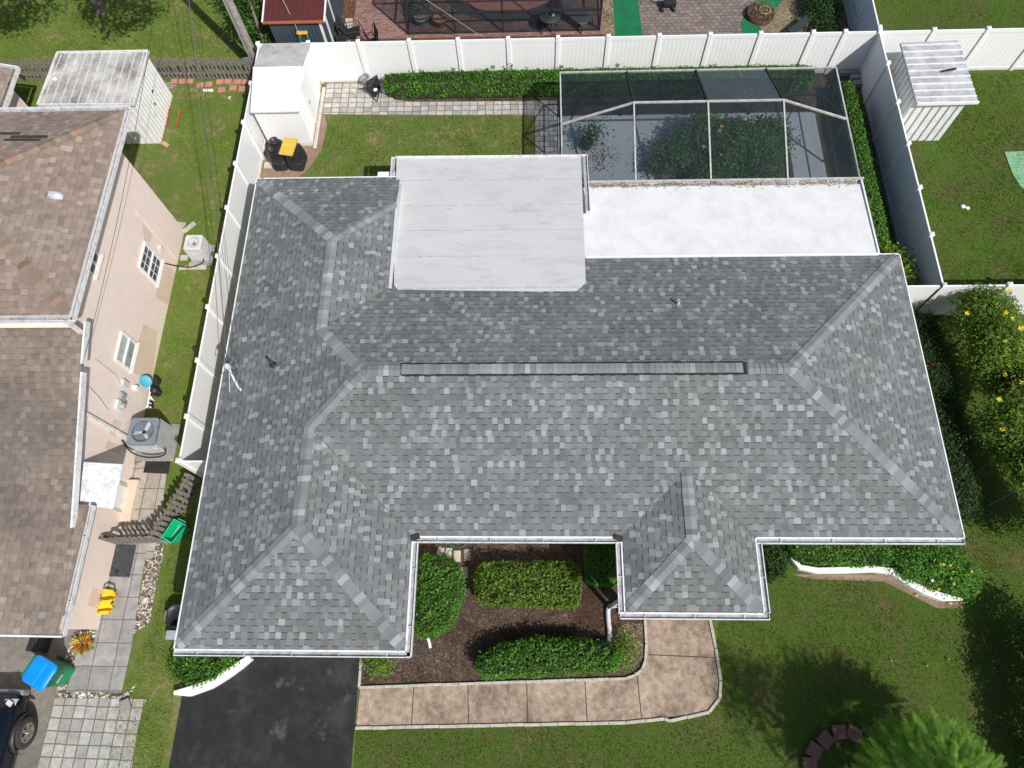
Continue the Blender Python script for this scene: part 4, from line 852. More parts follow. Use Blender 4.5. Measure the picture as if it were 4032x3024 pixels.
for i, (px, py, l) in enumerate([(1735, 2178, 'pale stepping stone nearest the garage gutter'), (1765, 2180, 'pale stepping stone under the hose'), (1800, 2190, 'broken stepping stone beside the coiled hose'), (1840, 2185, 'dark stepping stone nearest the rectangular hedge'), (1828, 2255, 'grey stone slab under the long hose loop')]):
    p = P(px, py, .03); m = MB(); m.box((p.x, p.y, .025), (.2, .32, .045), .05*(i-2)); m.build('stepping_stone', curb_m if i < 3 else conc_slab, None, bevel=.006, label=l, cat='stone', group='stepping stones in the mulch bed')
dp = [P(2432, 2384, .12), P(2405, 2386, .1), P(2398, 2392, .1), P(2394, 2405, .09), P(2396, 2450, .08), P(2400, 2490, .08), P(2396, 2530, .08)]
d_ = smooth(dp, 10); m = MB(); m.tube(d_, [.062+.008*(i % 2) for i in range(len(d_))], 10)
dh = m.build('drain_hose', paint('drain_hose_grey', (.60, .60, .60), .55, .1, 5), None, label='white corrugated drain hose bending away from the porch gutter', cat='drain pipe')
m = MB(); m.cyl(P(2396, 2528, .08), P(2395, 2542, .07), .07, .065, 10); m.build('end_cap', bluegrey, dh)
m = MB(); m.bar((2.0, 1.62, .15), (2.06, 1.62, 2.5), .1, .07); m.build('downspout', white_gutter, house)
m = MB(); m.tube(smooth([P(1684, 2512, .06), P(1690, 2530, .07), P(1694, 2552, .06)]), .045, 8); m.build('pipe_elbow', white_paint, None, label='short white plastic pipe piece lying on the mulch by the garage', cat='pipe')
# bins beside the garage (tucked at the eave)
b_ = thing('black_bin', 'black plastic bin mostly hidden under the garage eave', 'bin', P(690, 2425, 0))
bx = P(700, 2425, .45); m = MB(); m.loft([[bx+Vector((sx*w_, sy*w_, z)) for sx, sy in ((-1, -.6), (-.6, -1), (.6, -1), (1, -.6), (1, .6), (.6, 1), (-.6, 1), (-1, .6))] for w_, z in ((.24, -.43), (.3, 0), (.31, .02), (.28, .02), (.2, -.3))], r=.5); m.build('tub', black_plastic, b_)
m = MB(); m.bar(bx+Vector((-.34, -.12, 0)), bx+Vector((-.34, .12, 0)), .03); m.bar(bx+Vector((-.3, -.12, 0)), bx+Vector((-.36, -.12, 0)), .03); m.bar(bx+Vector((-.3, .12, 0)), bx+Vector((-.36, .12, 0)), .03); m.build('handle', bluegrey, b_)
p = P(668, 2500, .4); t = thing('utility_box', 'small scuffed grey blue box on a stand by the garage corner', 'box', (p.x, p.y, 0))
m = MB(); m.box((p.x+.05, p.y, .33), (.3, .24, .16)); m.build('box', paint('scuffed_blue_grey', (.33, .37, .43), .5, .2, 9, (.55, .53, .5), .7), t, bevel=.01); m = MB(); m.box((p.x+.05, p.y, .125), (.08, .08, .25)); m.build('stand', galv, t)
# ================================================================ pink neighbour house
nb = thing('pink_house', 'two level pink stucco house with brown shingle roofs at the left edge', 'house', (-16, 7, 0))
WX = -12.25
def xpoly(poly, x0, x1):
    """polygon in the y-z plane extruded along x"""
    m = MB(); n = len(poly); m.add([(x0, y, z) for y, z in poly]+[(x1, y, z) for y, z in poly], [list(range(n)), list(range(n, 2*n))[::-1]]+[(k, (k+1) % n, n+(k+1) % n, n+k)[::-1] for k in range(n)]); return m
xpoly([(.95, 0), (14.14, 0), (14.14, 4.85), (8.5, 4.85), (8.5, 4.05), (3.6, 2.7), (3.6, 2.5), (.95, 2.5)], -30, WX).build('wall', stucco_pink, nb)
# upper hip roof
ue, un_, us, uz, up_ = -11.8, 14.86, 8.22, 4.95, .3
hd = (un_-us)/2; rz = uz+up_*hd
m = MB(); m.face([(ue, us, uz), (ue, un_, uz), (ue-hd, (un_+us)/2, rz)], (0, 1, 0)); m.face([(-30, us, uz), (ue, us, uz), (ue-hd, (un_+us)/2, rz), (-30, (un_+us)/2, rz)], (1, 0, 0)); m.face([(ue, un_, uz), (-30, un_, uz), (-30, (un_+us)/2, rz), (ue-hd, (un_+us)/2, rz)], (1, 0, 0))
ur = m.build('upper_roof', roof_brown, nb)
m = MB(); pk = Vector((ue-hd, (un_+us)/2, rz)); caps((ue-.1, us+.1, uz+.03), pk, .15, .022, .15, 5, m=m); caps((ue-.1, un_-.1, uz+.03), pk, .15, .022, .15, 6, m=m); caps(pk, (-30, pk.y, rz), .15, .022, .15, 7, m=m); m.build('ridge_caps', cap_brown, ur)
m = MB(); m.prism([(-30, us+.02), (ue-.02, us+.02), (ue-.02, un_-.02), (-30, un_-.02)], uz-.15, uz-.06); m.build('soffit', white_paint, nb)
gutter((-30, us), (ue+.13, us), nb, uz, 1, hang=1.3); gutter((ue, us-.13), (ue, un_+.1), nb, uz, 1, hang=1.3); gutter((-30, un_), (ue+.1, un_), nb, uz, -1, hang=1.5)
m = MB(); m.bar((ue-.12, us-.1, uz-.08), (ue-.12, us-.1, 4.2), .09, .11); m.build('downspout', white_gutter, nb)
m = MB(); m.face([P(0, 520, 5.55), P(80, 520, 5.55), P(85, 530, 5.55), P(0, 530, 5.55)]); 
pt_m = paint('dark_patch_shingle', (.045, .048, .045), .9, .2, 8)
def on_upper(px, py, dz=.012):   # north slope of the upper roof
    z = 5.3
    for _ in range(30):
        p = P(px, py, z); z = uz+up_*(un_-p.y)+dz
    return P(px, py, z)
for q in (((45, 533), (190, 532), (186, 543), (38, 543)), ((20, 545), (162, 545), (157, 555), (12, 555)), ((0, 520), (82, 520), (78, 530), (0, 530))):
    m = MB(); m.face([on_upper(*p) for p in q]); m.build('patch_shingle', pt_m, ur)
def on_east(px, py, dz=.0):
    z = 5.3
    for _ in range(30):
        p = P(px, py, z); z = uz+up_*(ue-p.x)+dz
    return P(px, py, z)
p = on_east(222, 772); m = MB(); m.loft([[p+Vector((sx*w_-.02*k, sy*h_, z)) for sx, sy in ((-1, -1), (1, -.7), (1, .7), (-1, 1))] for k, (w_, h_, z) in enumerate([(.17, .12, -.03), (.16, .11, .08), (.1, .07, .13)])]); m.build('roof_vent', paint('vent_grey', (.50, .52, .54), .5), ur)
# lower roofs: south slope with raking edge, east slope of the front wing
m = MB(); m.face([(-11.9, 3.45, 2.76), (-11.9, 8.25, 4.16), (-16.72, 8.25, 4.16)], (1, 0, 0))
m.face([(-11.67, .7, 2.6), (-11.67, 3.9, 2.6), (-11.9, 3.9, 2.68), (-11.9, 3.45, 2.76), (-16.72, 8.25, 4.16), (-18.5, 8.25, 4.4), (-18.5, .7, 4.4)], (0, 1, 0))
m.face([(-18.5, .7, 4.4), (-18.5, 8.25, 4.4), (-28, 8.25, 2), (-28, .7, 2)], (0, 1, 0))
lr = m.build('lower_roof', roof_brown_dark, nb)
for a, b in (((-11.87, 7.35, 3.92), (-11.87, 8.45, 4.2)), ((-11.87, 3.3, 2.74), (-11.87, 7.15, 3.84))):
    m = MB(); m.bar(Vector(a)-Vector((0, 0, .06)), Vector(b)-Vector((0, 0, .06)), .05, .2); m.build('rake_board', white_gutter, nb)
gutter((-11.67, .68), (-11.67, 3.88), nb, 2.6, 1, hang=1.2, w=.15)
m = MB(); m.bar((-11.6, .66, 2.53), (-18.5, .66, 4.33), .04, .14); m.bar((-18.5, .66, 4.33), (-28, .66, 2), .04, .14); m.build('gable_board', white_gutter, nb)
m = MB(); m.add([(-12.3, .95, 2.5), (-18.5, .95, 4.3), (-28, .95, 2.5), (-12.3, 1.1, 2.5), (-18.5, 1.1, 4.3), (-28, 1.1, 2.5)], [(0, 1, 2), (5, 4, 3)]); m.build('gable_wall', stucco_pink, nb)
# touch up patches on the stucco
def wallpatch(pts, d=.004, mat=stucco_patch, name='stucco_patch'):
    q = [PX(px, py, WX+d) for px, py in pts]; m = MB(); m.face(q[::-1]); return m.build(name, mat, nb)
wallpatch([(640, 1040), (678, 1060), (690, 1080), (672, 1210), (655, 1195), (613, 1170), (617, 1125)])
wallpatch([(565, 1275), (620, 1305), (600, 1485), (548, 1478), (510, 1465)]); wallpatch([(560, 880), (600, 920), (590, 955), (568, 945)])
wallpatch([(448, 1650), (480, 1665), (455, 1720), (430, 1705)]); wallpatch([(425, 1735), (480, 1760), (470, 1790), (412, 1765)])
wallpatch([(365, 2315), (400, 2325), (385, 2395), (345, 2385)])
def wall_window(y0, y1, z0, z1, grid, split='y', curtains=False, nm='window'):
    fr = MB(); x = WX+.03; t_ = .042
    for a, b in (((y0, z0), (y1, z0)), ((y0, z1), (y1, z1))): fr.bar((x, a[0]-t_/2, a[1]), (x, b[0]+t_/2, b[1]), .07, t_)
    for y in (y0, y1): fr.bar((x, y, z0), (x, y, z1), .07, t_)
    if split == 'z': fr.bar((x, y0, (z0+z1)/2), (x, y1, (z0+z1)/2), .072, .05)
    else: fr.bar((x, (y0+y1)/2, z0), (x, (y0+y1)/2, z1), .072, .05)
    f = fr.build(nm, white_paint, nb); g = MB(); g.box2((WX-.03, y0, z0), (WX+.012, y1, z1))
    g.build('pane', glass, f)
    if curtains: g = MB(); g.box2((WX+.0125, y0+.03, (z0+z1)/2+.02), (WX+.016, y1-.03, z1-.03)); g.build('blind', paint('pale_blind', (.42, .47, .45), .4, .3, 5), f); g = MB(); g.box2((WX+.0125, y0+.03, z0+.03), (WX+.016, y1-.03, (z0+z1)/2-.03)); g.build('blind', blinds, f)
    if grid:
        g = MB(); ny, nz = grid
        for i in range(1, ny): yy = y0+(y1-y0)*i/ny; g.bar((WX+.02, yy, z0), (WX+.02, yy, z1), .012, .018)
        for i in range(1, nz): zz = z0+(z1-z0)*i/nz; g.bar((WX+.022, y0, zz), (WX+.022, y1, zz), .012, .018)
        g.build('muntin', white_paint, f)
    s_ = MB(); s_.box2((WX, y0-.08, z0-.09), (WX+.09, y1+.08, z0-.035)); s_.build('sill', stucco_pink, f)
wall_window(11.44, 12.3, .95, 2.03, (3, 4), 'z'); wall_window(8.28, 9.16, 1.28, 2.1, None, 'z', True); wall_window(10.02, 10.68, 3.84, 4.5, None)
def conduit(pts, r=.014, mat=None, nm='conduit'): m = MB(); m.tube(pts, r, 6); return m.build(nm, mat or stucco_pink, nb)
conduit([(WX+.03, 12.9, .15), (WX+.03, 12.95, 2.9)], .018); conduit([(WX+.03, 7.9, 3.0), (WX+.03, 7.85, 1.9), (WX+.03, 7.4, 1.0)], .009, lightgrey); conduit([(WX+.04, 7.15, 3.4), (WX+.04, 6.95, 2.4), (WX+.04, 6.75, 1.9)], .012, lightgrey)
m = MB(); m.bar((WX+.04, 6.35, .1), (WX+.04, 6.35, 3.3), .08, .06); m.build('downspout', white_gutter, nb)
for px, py, w_, h_, d_, mat in ((492, 1512, .2, .3, .09, lightgrey), (535, 1528, .14, .16, .12, white_paint), (482, 1563, .22, .26, .1, galv), (633, 978, .14, .2, .1, lightgrey), (470, 1598, .3, .34, .1, lightgrey)):
    p = PX(px, py, WX+d_/2); m = MB(); m.box(p, (d_, w_, h_)); bx_ = m.build('wall_box', mat, nb, bevel=.01)
    if px == 470: m = MB(); m.cyl(p+Vector((.05, 0, 0)), p+Vector((.17, 0, -.01)), .09, .08, 14); m.build('meter', paint('meter_glass_beige', (.40, .41, .34), .25), bx_)
m = MB(); m.box2((WX, 4.2, .0), (WX+.03, 5.05, 2.05)); dr = m.build('door', paint('pale_green_trim', (.46, .50, .38), .6), nb)
m = MB(); m.box2((WX+.03, 4.3, .1), (WX+.045, 4.95, 1.95)); m.build('door_panel', white_paint, dr)
m = MB(); m.box2((WX, 3.95, 0), (WX+.33, 5.2, .16)); m.build('door_step', stucco_patch, nb, bevel=.01)
aw = [P(330, 1818, 2.5), P(485, 1828, 2.28), P(445, 2003, 2.28), P(300, 1985, 2.5)]
m = MB(); m.add(aw+[p-Vector((0, 0, .03)) for p in aw], [(3, 2, 1, 0), (4, 5, 6, 7), (0, 1, 5, 4), (1, 2, 6, 5), (2, 3, 7, 6), (3, 0, 4, 7)])
awo = m.build('door_awning', awning_m, nb); m = MB()
for i in range(24): f = (i+.5)/24; m.bar(aw[0].lerp(aw[3], f)+Vector((0, 0, .008)), aw[1].lerp(aw[2], f)+Vector((0, 0, .008)), .02, .012)
m.build('awning_rib', awning_m, awo)
m = MB(); m.bar((-17.5, 19.0, 2.55), (-17.5, 17.4, 2.55), .12, .1); m.build('x', white_gutter, nb) if False else None
rw = P(70, 262, 2.6); m = MB(); m.face([(rw.x-.12, 15, 2.6), (rw.x-.12, rw.y-.1, 2.6), (-24, rw.y-.1, 4.2), (-24, 15, 4.2)], (0, 1, 0)); m.build('rear_roof', roof_brown, nb)
gutter((rw.x-.12, 15), (rw.x-.12, rw.y), nb, 2.6, 1, hang=.9); m = MB(); m.bar((rw.x, rw.y, 2.53), (-24, rw.y, 4.13), .04, .14); m.build('gable_board', white_gutter, nb); m = MB(); m.box2((-24, 14, 0), (rw.x-.5, rw.y-.4, 2.5)); m.build('rear_wall', stucco_pink, nb)
# AC units
def fan_top(m, c, r, n=9):
    for k in range(-4, 5): yy = r*k/4.6; xx = math.sqrt(max(0, r*r-yy*yy)); m.bar(Vector(c)+Vector((-xx, yy, 0)), Vector(c)+Vector((xx, yy, 0)), .006, .006)
    for rr_ in (r*.97,):
        pts = [Vector(c)+Vector((math.cos(2*math.pi*k/20)*rr_, math.sin(2*math.pi*k/20)*rr_, .004)) for k in range(21)]
        for p, q in zip(pts, pts[1:]): m.bar(p, q, .006, .006)
def ac(label, x0, x1, y0, y1, h, bodym, topm, fanr, pad, fins, squircle=False, blades=3, hubm=None):
    t = thing('air_conditioner', label, 'air conditioner', ((x0+x1)/2, (y0+y1)/2, 0)); cx, cy = (x0+x1)/2, (y0+y1)/2
    m = MB(); m.box2((pad[0], pad[2], 0), (pad[1], pad[3], .07)); m.build('pad', conc_slab, t, bevel=.01)
    m = MB(); m.box2((x0+.02, y0+.02, .07), (x1-.02, y1-.02, h-.09)); b = m.build('cabinet', bodym, t)
    m = MB(); nfx = int((x1-x0)/.055)
    for k in range(nfx+1):
        x = x0+.03+(x1-x0-.06)*k/nfx
        for y in (y0+.012, y1-.012): m.bar((x, y, .1), (x, y, h-.1), .018, .02)
    for k in range(int((y1-y0)/.055)+1):
        y = y0+.03+(y1-y0-.06)*k/int((y1-y0)/.055)
        for x in (x0+.012, x1-.012): m.bar((x, y, .1), (x, y, h-.1), .02, .018)
    m.build('fins', fins, b)
    # top: square frame with round opening
    n = 32; outer = []; inner = []
    for k in range(n):
        a = 2*math.pi*k/n+math.pi/4*0; ca, sa = math.cos(a), math.sin(a); e = .22
        ox = math.copysign(abs(ca)**e, ca)*(x1-x0)/2; oy = math.copysign(abs(sa)**e, sa)*(y1-y0)/2
        outer.append((cx+ox, cy+oy)); inner.append((cx+ca*fanr, cy+sa*fanr))
    m = MB(); R_ = [[(x, y, h-.1) for x, y in outer], [(x, y, h) for x, y in outer], [(x, y, h) for x, y in inner], [(x, y, h-.22) for x, y in inner]]
    m.loft(R_, True, False, False); m.build('top_cover', topm, t)
    m = MB(); m.cyl((cx, cy, h-.24), (cx, cy, h-.22), fanr-.005, None, 24); m.build('fan_well', black_plastic, t)
    m = MB()
    for k in range(blades):
        a = 2*math.pi*k/blades+.9; u = Vector((math.cos(a), math.sin(a), 0)); v = Vector((-u.y, u.x, 0)); c0 = Vector((cx, cy, h-.09))
        m.add([c0+u*.05-v*.04, c0+u*.05+v*.05, c0+u*fanr*.9+v*fanr*.42+Vector((0, 0, .04)), c0+u*fanr*.9-v*fanr*.18-Vector((0, 0, .03))], [(0, 1, 2, 3)])
    m.build('fan_blade', lightgrey, t)
    m = MB(); m.cyl((cx, cy, h-.15), (cx, cy, h-.08), .075, .06, 14); m.build('fan_hub', hubm or black_plastic, t)
    m = MB(); fan_top(m, (cx, cy, h-.005), fanr); m.build('fan_guard', dark_metal if hubm is None else galv, t)
    return t
a1 = ac('dark blue grey air conditioner with a big open fan beside the pink wall', -12.09, -11.22, 6.05, 6.89, .92, bluegrey, bluegrey, .33, (-12.2, -11.02, 5.8, 7.0), lightgrey)
a2 = ac('small pale square air conditioner with a rusty fan hub by the pink wall', -11.71, -11.12, 12.85, 13.43, .76, lightgrey, lightgrey, .2, (-11.75, -11.0, 12.7, 13.5), lightgrey, hubm=paint('rust', (.22, .09, .05), .8))
m = MB(); m.box((-11.33, 6.035, .62), (.12, .012, .1)); m.build('sticker', white_paint, a1)
m = MB(); m.box((-11.45, 12.84, .5), (.09, .012, .09)); m.box((-11.3, 12.84, .52), (.07, .012, .1)); m.build('sticker', white_paint, a2)
tubething('refrigerant_line', 'black insulated hose loop between the pink wall and the dark air conditioner', 'hose', smooth([(WX+.02, 6.2, .9), (-12.1, 5.95, .55), (-11.8, 5.85, .35), (-11.4, 5.86, .3), (-11.15, 5.95, .35), (-11.18, 6.1, .4)]), .024, black_plastic)
tubething('refrigerant_line', 'black insulated hose loop between the pink wall and the pale air conditioner', 'hose', smooth([(WX+.02, 12.35, .75), (-12.0, 12.45, .4), (-11.6, 12.5, .25), (-11.25, 12.65, .25), (-11.2, 12.8, .3)]), .02, black_plastic)
# pump and filter equipment at the wall
pe = thing('pump_unit', 'black garden pump with white pipes against the pink wall', 'pump', (-12.0, 7.6, 0))
c0 = P(612, 1510, .35); m = MB(); m.cyl((c0.x, c0.y+.14, .3), (c0.x, c0.y-.08, .3), .1, None, 14); m.cyl((c0.x+.02, c0.y+.1, .22), (c0.x+.02, c0.y+.1, .45), .09, .07, 14); m.build('motor', black_plastic, pe)
c1 = P(605, 1535, .35); m = MB(); m.lathe((c1.x, c1.y, .05), [(.12, 0), (.14, .1), (.13, .3), (.09, .36), (0, .38)], 16); m.build('filter_pot', black_plastic, pe)
m = MB(); m.tube([P(588, 1520, .4), P(590, 1545, .35), P(582, 1590, .35), P(577, 1605, .3)], .025, 8); m.tube([P(592, 1545, .35), P(612, 1548, .3)], .022, 8); m.tube(smooth([P(592, 1560, .3), P(600, 1572, .2), P(606, 1576, .05)]), .03, 8)
for yy in (1568, 1585, 1600): m.tube([P(582, yy, .3), P(596, yy+4, .2)], .018, 8)
m.build('pipe', white_paint, pe)
m = MB(); 
for yy in (1580, 1590, 1600): p = P(595, yy, .15); m.lathe((p.x, p.y, .05), [(.04, 0), (.05, .08), (.03, .16), (0, .17)], 10)
m.build('valve', black_plastic, pe)
bc = P(570, 1503, .55); m = MB(); Mx = Matrix.Rotation(rad(52), 3, 'Y'); prof = [(0, 0), (.14, 0), (.19, .05), (.2, .06), (.18, .06), (.13, .015), (0, .015)]
n = 20; vs = []
for ra, z in prof:
    for k in range(n): a = 2*math.pi*k/n; vs.append(Mx @ Vector((ra*math.cos(a), ra*math.sin(a), z))+bc)
m.add(vs, [(i*n+k, i*n+(k+1) % n, (i+1)*n+(k+1) % n, (i+1)*n+k) for i in range(len(prof)-1) for k in range(n)], None, True); m.build('basin', paint('turquoise_plastic', (.09, .42, .56), .4), None, label='turquoise plastic basin propped on the black pump', cat='basin')
# door mats, loose slabs
def mat_(name, label, pts, h, mat, base=.014): m = MB(); q = [P(x, y, base) for x, y in pts]; m.prism([(p.x, p.y) for p in q], base, base+h); return m.build(name, mat, None, label=label, cat='mat' if 'mat' in name else 'slab')
mat_('door_mat', 'plain black rubber mat on the pale pavers beside the dark air conditioner', [(578, 1804), (673, 1808), (663, 1866), (565, 1861)], .02, black_plastic)
rubber = NT('scroll_rubber'); rp = rubber.pos(); vo = rubber.n('ShaderNodeTexVoronoi', {'Vector': rp, 'Scale': 6.0}, feature='F1'); rg = rubber.ramp(rubber.m_('FRACT', rubber.m_('MULTIPLY', vo.outputs['Distance'], 5.0)), [(.35, (.022, .024, .028)), (.6, (.085, .09, .095))])
rubber = rubber.bsdf(rg, .6, rubber.bump(vo.outputs['Distance'], .5, .02))
mat_('door_mat', 'black scroll patterned rubber mat on the large grey slabs by the pink wall', [(458, 2145), (538, 2146), (510, 2272), (430, 2270)], .02, rubber, .02)
mat_('loose_slab', 'tilted loose concrete slab at the corner of the square paver drive', [(470, 2765), (508, 2747), (520, 2785), (480, 2805)], .05, conc_slab, .06)
# yellow folding stands
yel = paint('yellow_plastic', (.80, .52, .02), .45)
for i, (px, py, l) in enumerate([(433, 2355, 'upper of the two yellow plastic stands leaning on the pink wall'), (420, 2402, 'lower of the two yellow plastic stands leaning on the pink wall')]):
    c0 = P(px-6, py-8, .22); t = thing('folding_stand', l, 'plastic stand', (c0.x, c0.y, 0), 'yellow plastic stands')
    for k, (rot, mt_) in enumerate(((.5, yel), (-.35, yel))):
        M_ = Matrix.Rotation(rot, 3, 'X') @ Matrix.Rotation(.35, 3, 'Y'); m = MB()
        for a, b, w_ in (((-.2, 0, -.22), (-.12, 0, .22), .05), ((.2, 0, -.22), (.12, 0, .22), .05), ((-.14, 0, .2), (.14, 0, .2), .06), ((-.17, 0, -.02), (.17, 0, -.02), .16)):
            m.bar(M_ @ Vector(a)+c0+Vector((0, (k-.5)*.13, 0)), M_ @ Vector(b)+c0+Vector((0, (k-.5)*.13, 0)), w_, .02)
        m.build('leaf_panel', mt_, t)
    m = MB(); m.bar(c0+Vector((-.2, .02, .0)), c0+Vector((-.3, .02, .1)), .04, .03); m.build('hook', black_plastic, t)
# croton plant
cr = P(338, 2538); t = thing('croton_plant', 'orange and yellow croton growing in white shells at the house corner', 'plant', (cr.x, cr.y, 0))
V = []; R = []
for i in range(150):
    a = rng.uniform(0, 6.28); e = rng.uniform(.15, 1.2); d = np.array([math.cos(a)*math.cos(e), math.sin(a)*math.cos(e), math.sin(e)]); s0 = np.array([cr.x, cr.y, .1])+d*rng.uniform(.05, .2); sd_ = np.array([-d[1], d[0], 0]); L = rng.uniform(.14, .22)
    V.append([s0, s0+d*L*.5+sd_*.035, s0+d*L-np.array([0, 0, .03]), s0+d*L*.5-sd_*.035]); R.append(rng.uniform(0, 1))
quads('foliage', np.array(V), np.array(R), leafmat('croton_leaf', [(0., (.25, .05, .02)), (.35, (.60, .22, .06)), (.65, (.62, .42, .06)), (.85, (.30, .36, .05)), (1., (.05, .08, .02))], .2, .1), t)
# wheelie bin
wb = thing('wheelie_bin', 'green wheeled rubbish bin with a bright blue lid', 'bin', (-12.93, -.2, 0))
bc0 = Vector((-12.93, -.17, 0)); zr = -.45; Rz = Matrix.Rotation(zr, 3, 'Z')
def rr(w_, d_, z, cx_o=0, k=.18):
    out_ = []
    for sx, sy, o_ in ((1, 1, 0), (-1, 1, 1), (-1, -1, 2), (1, -1, 3)):
        for j in range(4):
            a = o_*math.pi/2+j*math.pi/6; r_ = min(w_, d_)*k; out_.append(Rz @ Vector((cx_o+sx*(w_/2-r_)+math.cos(a)*r_, sy*(d_/2-r_)+math.sin(a)*r_, z))+bc0)
    return out_
m = MB(); m.loft([rr(.50, .50, .04), rr(.56, .55, .4), rr(.62, .6, .95), rr(.67, .64, .96), rr(.67, .64, 1.02)]); m.build('bin_body', paint('bin_green', (.005, .22, .09), .35, .1, 4), wb)
m = MB(); m.loft([rr(.72, .70, 1.02), rr(.73, .71, 1.06), rr(.68, .66, 1.085), rr(.5, .5, 1.10)]); ld = m.build('lid', paint('bin_blue_lid', (.005, .26, .72), .32, .06, 3), wb)
m = MB(); m.bar(Rz @ Vector((.05, -.3, 1.102))+bc0, Rz @ Vector((.05, .3, 1.102))+bc0, .03, .012); m.bar(Rz @ Vector((.2, -.3, 1.09))+bc0, Rz @ Vector((.2, .3, 1.09))+bc0, .02, .012); m.build('lid_rib', paint('bin_blue_rib', (.02, .36, .80), .3), ld)
m = MB(); m.bar(Rz @ Vector((-.42, -.27, 1.0))+bc0, Rz @ Vector((-.42, .27, 1.0))+bc0, .035)
for s_ in (-.24, 0, .24): m.bar(Rz @ Vector((-.42, s_, 1.0))+bc0, Rz @ Vector((-.33, s_, 1.0))+bc0, .03)
m.build('handle', paint('bin_green2', (.01, .25, .11), .35), wb)
m = MB(); m.bar(Rz @ Vector((.33, -.12, .62))+bc0, Rz @ Vector((.33, .12, .62))+bc0, .03, .05); m.build('lift_bar', galv, wb)
for s_ in (-.27, .27): m = MB(); m.cyl(Rz @ Vector((-.27, s_-.03, .13))+bc0, Rz @ Vector((-.27, s_+.03, .13))+bc0, .12, None, 16); m.build('wheel', black_plastic, wb)
# black toolbox
c0 = P(150, 2535, .2); t = thing('tool_crate', 'small black crate on the driveway above the blue lidded bin', 'crate', (c0.x, c0.y, 0))
m = MB(); m.box((c0.x, c0.y, .16), (.46, .42, .3), -.1); m.build('box', black_plastic, t, bevel=.02); m = MB()
for k in (-.15, -.05, .05, .15): m.bar((c0.x+k*.9, c0.y-.17, .32), (c0.x+k*1.1, c0.y+.17, .32), .03, .02)
m.build('lid_slat', dark_metal, t)
# dark SUV, nose to the house
su = thing('parked_suv', 'dark blue sport utility car parked nose first at the left bottom corner', 'car', (-14.35, -3.2, 0))
car_paint = NT('car_paint_navy').bsdf((.006, .010, .018), .18, None, .3, .6)
xc = -14.36; hw = .96
secs = [(-.72, .30, .78, .80, .0), (-.86, .36, .98, .88, .0), (-1.3, .38, 1.10, .95, .0), (-2.2, .38, 1.16, .96, .0), (-2.6, .38, 1.22, .96, .0), (-3.2, .38, 1.78, .74, 1), (-4.9, .38, 1.82, .72, 1), (-5.5, .38, 1.40, .88, 1), (-5.65, .40, 1.0, .9, 0)]
rings = []
for y, zb, zt, wt, cab in secs:
    belt = min(zt-.02, 1.12) if cab else zt-.12
    bw = hw if y < -.9 else hw*.93
    if y > -.8: bw = hw*.85
    rings.append([Vector((xc+sx, y, z)) for sx, z in ((-bw+.06, zb), (-bw, zb+.15), (-bw, belt), (-wt if cab else -bw+.07, zt-.05), (-wt+.1 if cab else -bw+.22, zt), (wt-.1 if cab else bw-.22, zt), (wt if cab else bw-.07, zt-.05), (bw, belt), (bw, zb+.15), (bw-.06, zb))])
m = MB(); m.loft(rings); su_b = m.build('body', car_paint, su)
m = MB(); m.face([(xc-.72, -2.66, 1.26), (xc+.72, -2.66, 1.26), (xc+.62, -3.14, 1.75), (xc-.62, -3.14, 1.75)]); m.build('windscreen', glass, su)
